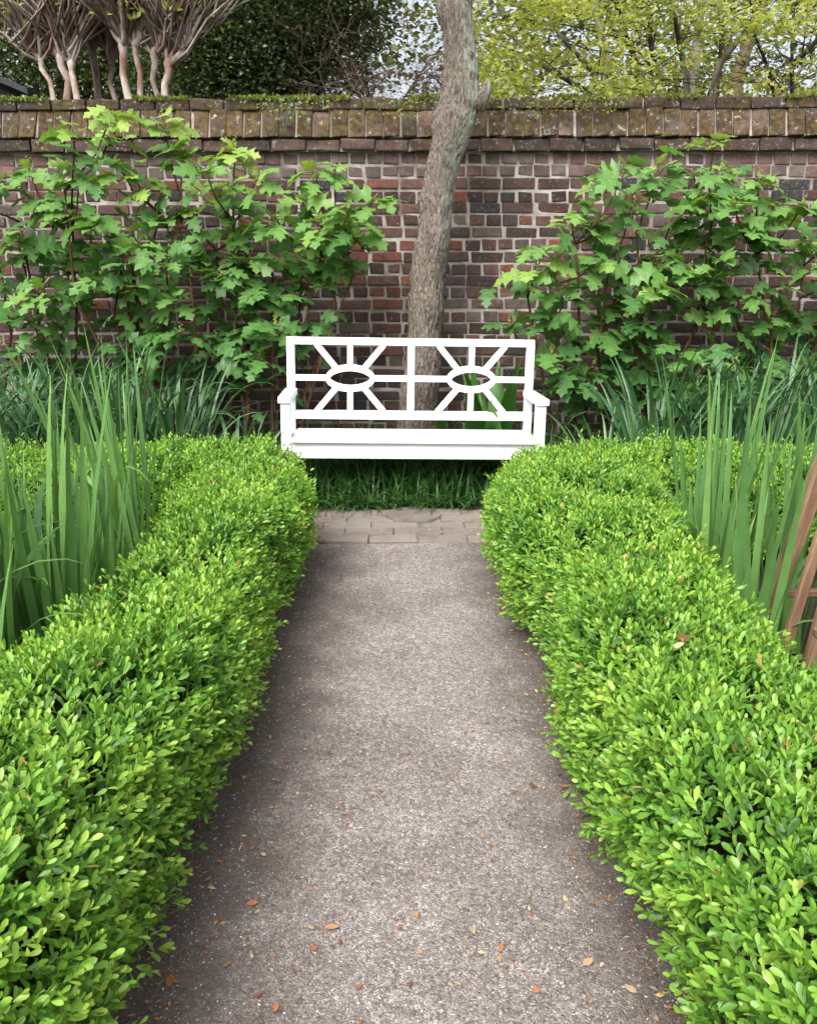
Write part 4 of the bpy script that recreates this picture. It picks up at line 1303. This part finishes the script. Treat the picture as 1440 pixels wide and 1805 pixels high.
small = [(456, 1611), (436, 1660), (440, 1690), (480, 1690), (550, 1640), (552, 1676), (630, 1745), (515, 1718), (452, 1760), (486, 1780), (905, 1398), (955, 1392), (996, 1590), (1062, 1705), (882, 1676), (950, 1750), (1000, 1605), (546, 1572), (600, 1665), (700, 1640), (465, 1510), (500, 1345), (490, 1380), (930, 1060)]
for u, v in small:
    p = ground_at(u + rs3.uniform(-4, 4), v)
    sz = rs3.uniform(.013, .022)
    o = link(rs3.choice(DL), 'fallen_leaf', None, None, Matrix.Translation((p.x, p.y, .005)) @ Matrix.Rotation(rs3.uniform(0, 6.28), 4, 'Z') @ Matrix.Rotation(rs3.gauss(0, .2), 4, 'X') @ Matrix.Diagonal((sz, sz, sz, 1)))
    o.color = (rs3.choice([.2, .3, .45, .6, .85, .95]), 0, 0, 1); props(o, 'small dry orange or tan fallen leaf on the gravel path', 'leaf', 'small fallen leaves on the path')
for (u, v, yy), tone, lab in (((1196, 1147, 1.72), .98, 'cream fallen leaf resting on top of the right hedge'), ((1204, 1134, 1.76), .12, 'brown fallen leaf behind the cream one on the right hedge')):
    p = at(u, v, yy)
    o = link(DL[1], 'fallen_leaf', None, None, Matrix.Translation((p.x, p.y, p.z + .01)) @ Matrix.Rotation(rs3.uniform(0, 6.28), 4, 'Z') @ Matrix.Rotation(.3, 4, 'X') @ Matrix.Diagonal((.04, .045, .04, 1)))
    o.color = (tone, 0, 0, 1); props(o, lab, 'leaf', 'leaves on the right hedge')
# tiny litter along the hedge feet and the path
n = 5200
side = RNG.uniform(0, 1, n)
x = np.where(side < .45, -.34 - .24 * RNG.uniform(0, 1, n) ** .7, np.where(side < .75, .40 + .22 * RNG.uniform(0, 1, n) ** .7, RNG.uniform(-.45, .45, n)))
y = RNG.uniform(1.0, 4.75, n)
ang = RNG.uniform(0, 6.283, n)
Xn, Yn, Zn = frames(np.stack([np.cos(ang), np.sin(ang), RNG.normal(0, .15, n)], 1), np.stack([RNG.normal(0, .3, n), RNG.normal(0, .3, n), np.ones(n)], 1))
V, F, T = scatter([(-.5, 0, 0), (0, -.22, .08), (0, .22, .08), (.5, 0, 0.03)], tfl, np.stack([x, y, np.where(y > 4.16, .018, .005) + RNG.uniform(0, .002, n)], 1), Xn, Yn, Zn, .004 + .016 * RNG.uniform(0, 1, n) ** 2, RNG.beta(1.6, 1.1, n))
o = link(npmesh('leaf_litter', V, F, T, False, M['dead']), 'leaf_litter')
props(o, 'tiny dry leaf bits and bark crumbs strewn along the hedge feet', 'leaf litter', kind='stuff')

# ================================================================ BEYOND THE WALL
# crape myrtles
def px_tube(mb, pts, Y, rpx):
    P = [at(u, v, Y + dy) for (u, v, dy) in pts]
    sc = Y / FPX
    mb.tube(P, [r * sc for r in rpx], 8)
    return P


def myrtle(label, stems, Y, seed):
    rs = random.Random(seed)
    f = at(stems[0][0][0], 180, Y)
    root = empty('crape_myrtle', (f.x, Y, 0), label, 'tree', 'crape myrtles beyond the wall')
    tipsm = []
    for st in stems:
        base, knuckle, forks, r0 = st
        mb = MB()
        b = at(base[0], base[1], Y + rs.uniform(-.2, .2)); g0 = Vector((f.x * .5 + b.x * .5, Y, 0))
        k = at(knuckle[0], knuckle[1], Y)
        m1 = b.lerp(k, .5) + Vector((rs.gauss(0, .03), 0, 0))
        s = Y / FPX
        mb.tube([g0, g0.lerp(b, .6), b, m1, k - Vector((0, 0, .08)), k, k + Vector((0, 0, .05))], [r0 * .68 * s * q for q in (1.25, 1.15, 1.05, .95, 1.02, 1.3, .8)], 10)
        forks = list(forks) + [(knuckle[0] + (knuckle[0] - 190) * .25 + rs.gauss(0, 38), rs.uniform(-20, 15), rs.uniform(1.8, 4.2)) for _ in range(13)]
        for (u, v, rr) in forks:
            e = at(u, v, Y + rs.uniform(-.25, .25))
            d = e - k
            up = k + d * .22 + Vector((d.x * .10 + rs.gauss(0, .02), 0, -.01))
            t2 = k + d * .65 + Vector((rs.gauss(0, .03), 0, .03))
            far = e + (e - k).normalized() * 1.3 + Vector((0, 0, .5))
            mb.tube([k - Vector((0, 0, .02)), up, t2, e, far], [rr * .66 * s * q for q in (1.25, 1.0, .85, .72, .25)], 7)
            tipsm.append(far)
            for q in range(7):
                s0 = k.lerp(e, rs.uniform(.05, .8)); dd = Vector((rs.gauss(0, .45), rs.gauss(0, .35), rs.uniform(.5, 1.4)))
                mb.tube([s0, s0 + dd * .5 + Vector((rs.gauss(0, .04), 0, 0)), s0 + dd * 1.1], [.012, .009, .004], 5)
                tipsm.append(s0 + dd * rs.uniform(.4, 1.1))
        link(mb.mesh('trunk', M['myrtle']), 'trunk', None, root)
    V, F, T = blob_leaves(tipsm, [.16] * len(tipsm), 7 * len(tipsm), .07, tone=(.6, .2))
    o = link(npmesh('crown', V, F, T, False, M['maple_leaf']), 'crown', None, root); o['kind'] = 'stuff'


myrtle('pale multi-stemmed crape myrtle at the far left behind the wall, beside the shed', [
    ((95, 180), (72, 105), [(0, 5, 6), (20, 0, 5), (-40, 40, 4)], 6),
    ((118, 180), (107, 100), [(45, 0, 8), (70, 0, 6)], 9),
    ((137, 180), (126, 112), [(100, 0, 7), (115, 0, 7)], 8)], 9.2, 1)
myrtle('crape myrtle with reddish knuckled trunks, middle of the three behind the wall', [
    ((174, 180), (161, 72), [(135, 0, 7), (163, 0, 5), (187, 0, 7)], 9),
    ((205, 180), (196, 110), [(190, 0, 6), (230, 0, 5)], 6)], 9.6, 2)
myrtle('crape myrtle nearest the dark evergreen, with its widest fork leaning right', [
    ((228, 180), (217, 80), [(192, 0, 7), (212, 0, 7), (232, 0, 5)], 9),
    ((247, 180), (238, 78), [(226, 0, 6), (256, 0, 8)], 7),
    ((283, 182), (272, 95), [(286, 0, 6), (262, 0, 5)], 7),
    ((291, 182), (297, 112), [(364, 0, 8), (332, 0, 7), (294, 0, 6), (390, 40, 3)], 9)], 9.0, 3)

# dark evergreen
def bg_tree(name, label, cat, group, x, Y, trunk_h, trunk_r, clumps, n, size, leafmat, barkmat, tone, seed, limbs=6, tmpl=None, flat=.6, surf=.5):
    rs = random.Random(seed)
    root = empty(name, (x, Y, 0), label, cat, group)
    mb = MB()
    top = Vector((x + rs.gauss(0, .2), Y, trunk_h))
    mb.tube([Vector((x, Y, -.05)), Vector((x + rs.gauss(0, .08), Y, trunk_h * .5)), top], [trunk_r * 1.3, trunk_r, trunk_r * .75], 10)
    for c_, r_q in clumps:
        c_ = Vector(c_)
        s0 = Vector((x, Y, trunk_h * rs.uniform(.55, .98)))
        mb.tube([s0, s0.lerp(c_, .5) + Vector((rs.gauss(0, .15), rs.gauss(0, .15), rs.gauss(.05, .1))), c_], [trunk_r * .4, trunk_r * .22, trunk_r * .06], 6)
        rmax = r_q if isinstance(r_q, (int, float)) else max(r_q)
        for q in range(limbs):
            d = Vector((rs.gauss(0, 1), rs.gauss(0, 1), rs.gauss(0, .7))).normalized() * rmax * .9
            mb.tube([c_, c_ + d * .5 + Vector((rs.gauss(0, .05), 0, rs.gauss(0, .05))), c_ + d], [trunk_r * .08, .008, .003], 4)
    link(mb.mesh('trunk', barkmat), 'trunk', None, root)
    rad = [(r_q,) * 3 if isinstance(r_q, (int, float)) else r_q for _, r_q in clumps]
    V, F, T = blob_leaves([c_ for c_, _ in clumps], rad, n, size, tmpl, flat, tone, surf)
    o = link(npmesh('crown', V, F, T, False, leafmat), 'crown', None, root); o['kind'] = 'stuff'
    return root


rs4 = random.Random(8)
cl = []
for (u, v, r_q) in ((380, 30, .8), (430, 70, .75), (480, 40, .8), (520, 90, .7), (455, 130, .75), (400, 140, .8), (540, 30, .75), (590, 60, .6), (350, 90, .8), (500, 155, .6), (575, 120, .6), (610, 150, .4), (640, 20, .5), (430, -60, 1.0), (540, -60, .9), (340, -20, .9), (620, -40, .6), (330, 150, .8), (480, -150, 1.1), (380, -140, 1.0), (580, -150, 1.0)):
    cl.append((at(u, v, 12.5 + rs4.uniform(-.7, .9)), r_q))
bg_tree('evergreen_tree', 'dark dense evergreen tree behind the wall left of the trunk', 'tree', 'trees beyond the wall', -2.0, 12.8, 3.6, .22, cl, 78000, .058, M['dark_leaf'], M['darkbranch'], (.42, .24), 4)
cl = []
for (u, v, r_q) in ((90, 60, .9), (40, 120, .8), (150, 20, .8), (220, 90, .8), (280, 40, .8), (300, 130, .7), (20, 10, 1.0), (180, 150, .6), (100, -60, 1.0), (240, -50, 1.0)):
    cl.append((at(u, v, 15.5 + rs4.uniform(-.6, .8)), r_q * 1.15))
bg_tree('evergreen_tree', 'shadowy evergreen tree behind the crape myrtles at upper left', 'tree', 'trees beyond the wall', -5.6, 15.8, 3.8, .2, cl, 36000, .075, M['dark_leaf'], M['darkbranch'], (.38, .22), 14)

# twiggy bare tree between evergreen and trunk
root = empty('twiggy_tree', (-.35, 11.0, 0), 'leafless twiggy brown tree behind the wall just left of the trunk', 'tree', 'trees beyond the wall')
mb = MB(); rs5 = random.Random(31)
mb.tube([Vector((-.2, 11, -.05)), Vector((-.1, 11, 1.5)), Vector((-.15, 11, 2.6))], [.10, .085, .06], 8)


def twig(p, d, L, r, lev):
    q = [p]; dd = d.copy()
    for i in range(4):
        dd = (dd + Vector((rs5.gauss(0, .28), rs5.gauss(0, .28), rs5.gauss(0, .22)))).normalized(); q.append(q[-1] + dd * L / 4)
    mb.tube(q, [r, r * .8, r * .65, r * .5, r * .35], 5 if lev else 4, False)
    if lev:
        for k in range(5):
            twig(q[rs5.randint(1, 4)], (dd + Vector((rs5.gauss(0, .8), rs5.gauss(0, .6), rs5.gauss(0, .7)))).normalized(), L * .62, r * .5, lev - 1)


for k in range(24):
    a_ = rs5.uniform(0, 6.28)
    twig(Vector((-.15 + rs5.gauss(0, .30), 11 + rs5.gauss(0, .2), rs5.uniform(2.0, 3.2))), Vector((math.cos(a_) * .9, math.sin(a_) * .5, rs5.uniform(.1, .9))).normalized(), rs5.uniform(.7, 1.2), .018, 3)
link(mb.mesh('branches', M['twig']), 'branches', None, root)

# yellow-green maples
def maple(label, X0, Y, stems, sprays, n, seed):
    rs = random.Random(seed)
    root = empty('maple', (X0, Y, 0), label, 'tree', 'maples beyond the wall')
    g0 = Vector((X0, Y, 0))
    for st in stems:
        mb = MB()
        P = [at(u, v, Y + rs.uniform(-.3, .3)) for u, v in st[0]]
        b = P[0] + (P[0] - P[1]).normalized() * .9; b.z = max(.9, b.z - .5)
        pts = [g0.copy(), b] + P + [P[-1] + (P[-1] - P[-2]) * 1.0 + Vector((0, 0, .4))]
        r0 = st[1] * Y / FPX
        mb.tube(pts, [r0 * 1.4] + [r0 * (1.15 - .75 * i / (len(pts) - 1)) for i in range(len(pts) - 1)], 7)
        for q in range(15):
            i = rs.randint(2, len(pts) - 2); s0 = pts[i].lerp(pts[i + 1], rs.random())
            d = Vector((rs.gauss(0, .6), rs.gauss(0, .5), rs.uniform(-.05, .5)))
            e = s0 + d
            mb.tube([s0, s0 + d * .5 + Vector((0, 0, rs.gauss(.03, .04))), e], [r0 * .28, r0 * .18, .003], 4)
            for w_ in range(2):
                d2 = d * .4 + Vector((rs.gauss(0, .2), rs.gauss(0, .2), rs.gauss(0, .08)))
                mb.tube([s0.lerp(e, .5), s0.lerp(e, .5) + d2], [.005, .002], 3, False)
        link(mb.mesh('trunk', M[st[2]]), 'trunk', None, root)
    V, F, T = blob_leaves([c_ for c_, _ in sprays], [r_q for _, r_q in sprays], n, .06, ([(0, 0, 0), (.35, -.42, .03), (.55, -.12, 0), (.6, .5, .02), (.35, .14, 0), (1, 0, -.05)], [(0, 4, 1), (1, 4, 2), (4, 3, 2), (2, 3, 5)]), .35, (.52, .2), .1)
    o = link(npmesh('crown', V, F, T, False, M['maple_leaf']), 'crown', None, root); o['kind'] = 'stuff'


def spray_list(u0, u1, v0, v1, n, Y, seed):
    rs = random.Random(seed); out_ = []
    for _ in range(n):
        c_ = at(rs.uniform(u0, u1), rs.uniform(v0, v1), Y + rs.uniform(-.9, 1.0))
        out_.append((c_, (rs.uniform(.22, .5), rs.uniform(.22, .5), rs.uniform(.05, .13))))
    return out_


maple('yellow-green maple behind the wall just right of the tree trunk', 1.9, 8.9, [
    (((1050, 172), (1000, 140), (950, 110), (900, 60)), 4.5, 'branch'), (((1065, 168), (1040, 120), (985, 60), (960, 0)), 4.5, 'branch'),
    (((1128, 172), (1120, 110), (1100, 50), (1085, 0)), 4.5, 'darkbranch')],
    spray_list(840, 1110, -60, 175, 44, 8.9, 5), 4600, 41)
maple('yellow-green maple with dark upright forking stems, middle right behind the wall', 3.1, 9.4, [
    (((1146, 175), (1148, 90), (1143, 28), (1128, 0)), 4.5, 'darkbranch'), (((1148, 100), (1147, 30), (1160, 0)), 3, 'darkbranch'),
    (((1210, 145), (1198, 80), (1190, 30), (1180, 0)), 5, 'branch'), (((1262, 160), (1272, 90), (1272, 40), (1268, 0)), 5.5, 'branch')],
    spray_list(1080, 1320, -60, 175, 40, 9.4, 6), 3200, 42)
maple('pale-branched maple at the far right behind the wall', 4.3, 9.0, [
    (((1380, 170), (1400, 110), (1440, 70)), 6, 'branch'), (((1366, 170), (1350, 110), (1330, 60), (1290, 20)), 3.2, 'darkbranch'),
    (((1396, 165), (1396, 80), (1400, 0)), 3, 'darkbranch'), (((1270, 110), (1310, 60), (1340, 0)), 5, 'branch')],
    spray_list(1290, 1500, -60, 175, 30, 9.2, 7), 2200, 43)

# woodland far behind
rs6 = random.Random(12)
cl, rad = [], []
for k in range(170):
    u = rs6.uniform(-260, 1700); Y = rs6.uniform(20, 30)
    v = rs6.uniform(-160, 200)
    if 610 < u < 700 and 60 < v < 165 and k % 3: continue
    cl.append(at(u, v, Y)); rad.append((rs6.uniform(.8, 1.7), rs6.uniform(.8, 1.5), rs6.uniform(.6, 1.2)))
V, F, T = blob_leaves(cl, rad, 30000, .20, tone=(.5, .25), surf=.2)
o = link(npmesh('woodland', V, F, T, False, M['wood_leaf']), 'woodland')
props(o, 'distant hazy green woodland seen through the trees beyond the wall', 'woodland', kind='stuff')
WT = ['pale straight far tree trunk seen between the maple stems', 'far bare trunk behind the middle maple', 'far brown trunk at the right behind the maples', 'far dark trunk behind the evergreen', 'far trunk behind the crape myrtles at upper left']
for (u, r_q, mt), lab in zip(((1085, .10, 'branch'), (1235, .12, 'branch'), (1318, .16, 'twig'), (520, .16, 'darkbranch'), (215, .15, 'darkbranch')), WT):
    Y = 17.0; b_ = at(u, 180, Y); mb = MB()
    pts = [Vector((b_.x, Y, -.05)), Vector((b_.x + rs6.gauss(0, .1), Y, 2.5)), Vector((b_.x + rs6.gauss(0, .2), Y, 5)), Vector((b_.x + rs6.gauss(0, .4), Y, 8))]
    mb.tube(pts, [r_q * 1.3, r_q, r_q * .8, r_q * .35], 8)
    for q in range(6):
        s0 = pts[1].lerp(pts[3], rs6.random()); d = Vector((rs6.gauss(0, .9), rs6.gauss(0, .5), rs6.uniform(.2, 1.0)))
        mb.tube([s0, s0 + d * .5 + Vector((0, 0, .1)), s0 + d * 1.4], [r_q * .35, r_q * .22, .01], 5)
    o = link(mb.mesh('bare_tree', M[mt]), 'bare_tree')
    props(o, lab, 'tree', 'bare trees beyond the wall')

# shed with a dark roof at upper left
sh = empty('shed', (-5.6, 11.6, 0), 'dark shed with a sloping slate roof peeping over the wall at far left', 'shed')
e = at(58, 170, 11); r0 = at(-40, 128, 11)
link(box_mesh('wall', e.x - 3.2, e.x - .12, 11.1, 13.4, -.05, e.z - .02, mat=M['shed_wall']), 'wall', None, sh)
sl = (r0.z - e.z) / (e.x - r0.x)
rp = [Vector((e.x, 10.85, e.z)), Vector((e.x - 1.7, 10.85, e.z + 1.7 * sl)), Vector((e.x - 3.4, 10.85, e.z))]
for k in (0, 1):
    a_, b_ = rp[k], rp[k + 1]; th = Vector((0, 0, .07)); dy = Vector((0, 2.8, 0))
    V = [a_, b_, b_ + dy, a_ + dy, a_ + th, b_ + th, b_ + dy + th, a_ + dy + th]
    link(pymesh('roof', V, [(0, 1, 2, 3), (4, 7, 6, 5), (0, 4, 5, 1), (1, 5, 6, 2), (2, 6, 7, 3), (3, 7, 4, 0)], False, M['shed_roof']), 'roof', None, sh)
V = [(rp[2].x + .12, 11.1, e.z - .02), (e.x - .12, 11.1, e.z - .02), (rp[1].x, 11.1, rp[1].z - .02)]
link(pymesh('gable', V, [(0, 1, 2)], False, M['shed_wall']), 'gable', None, sh)
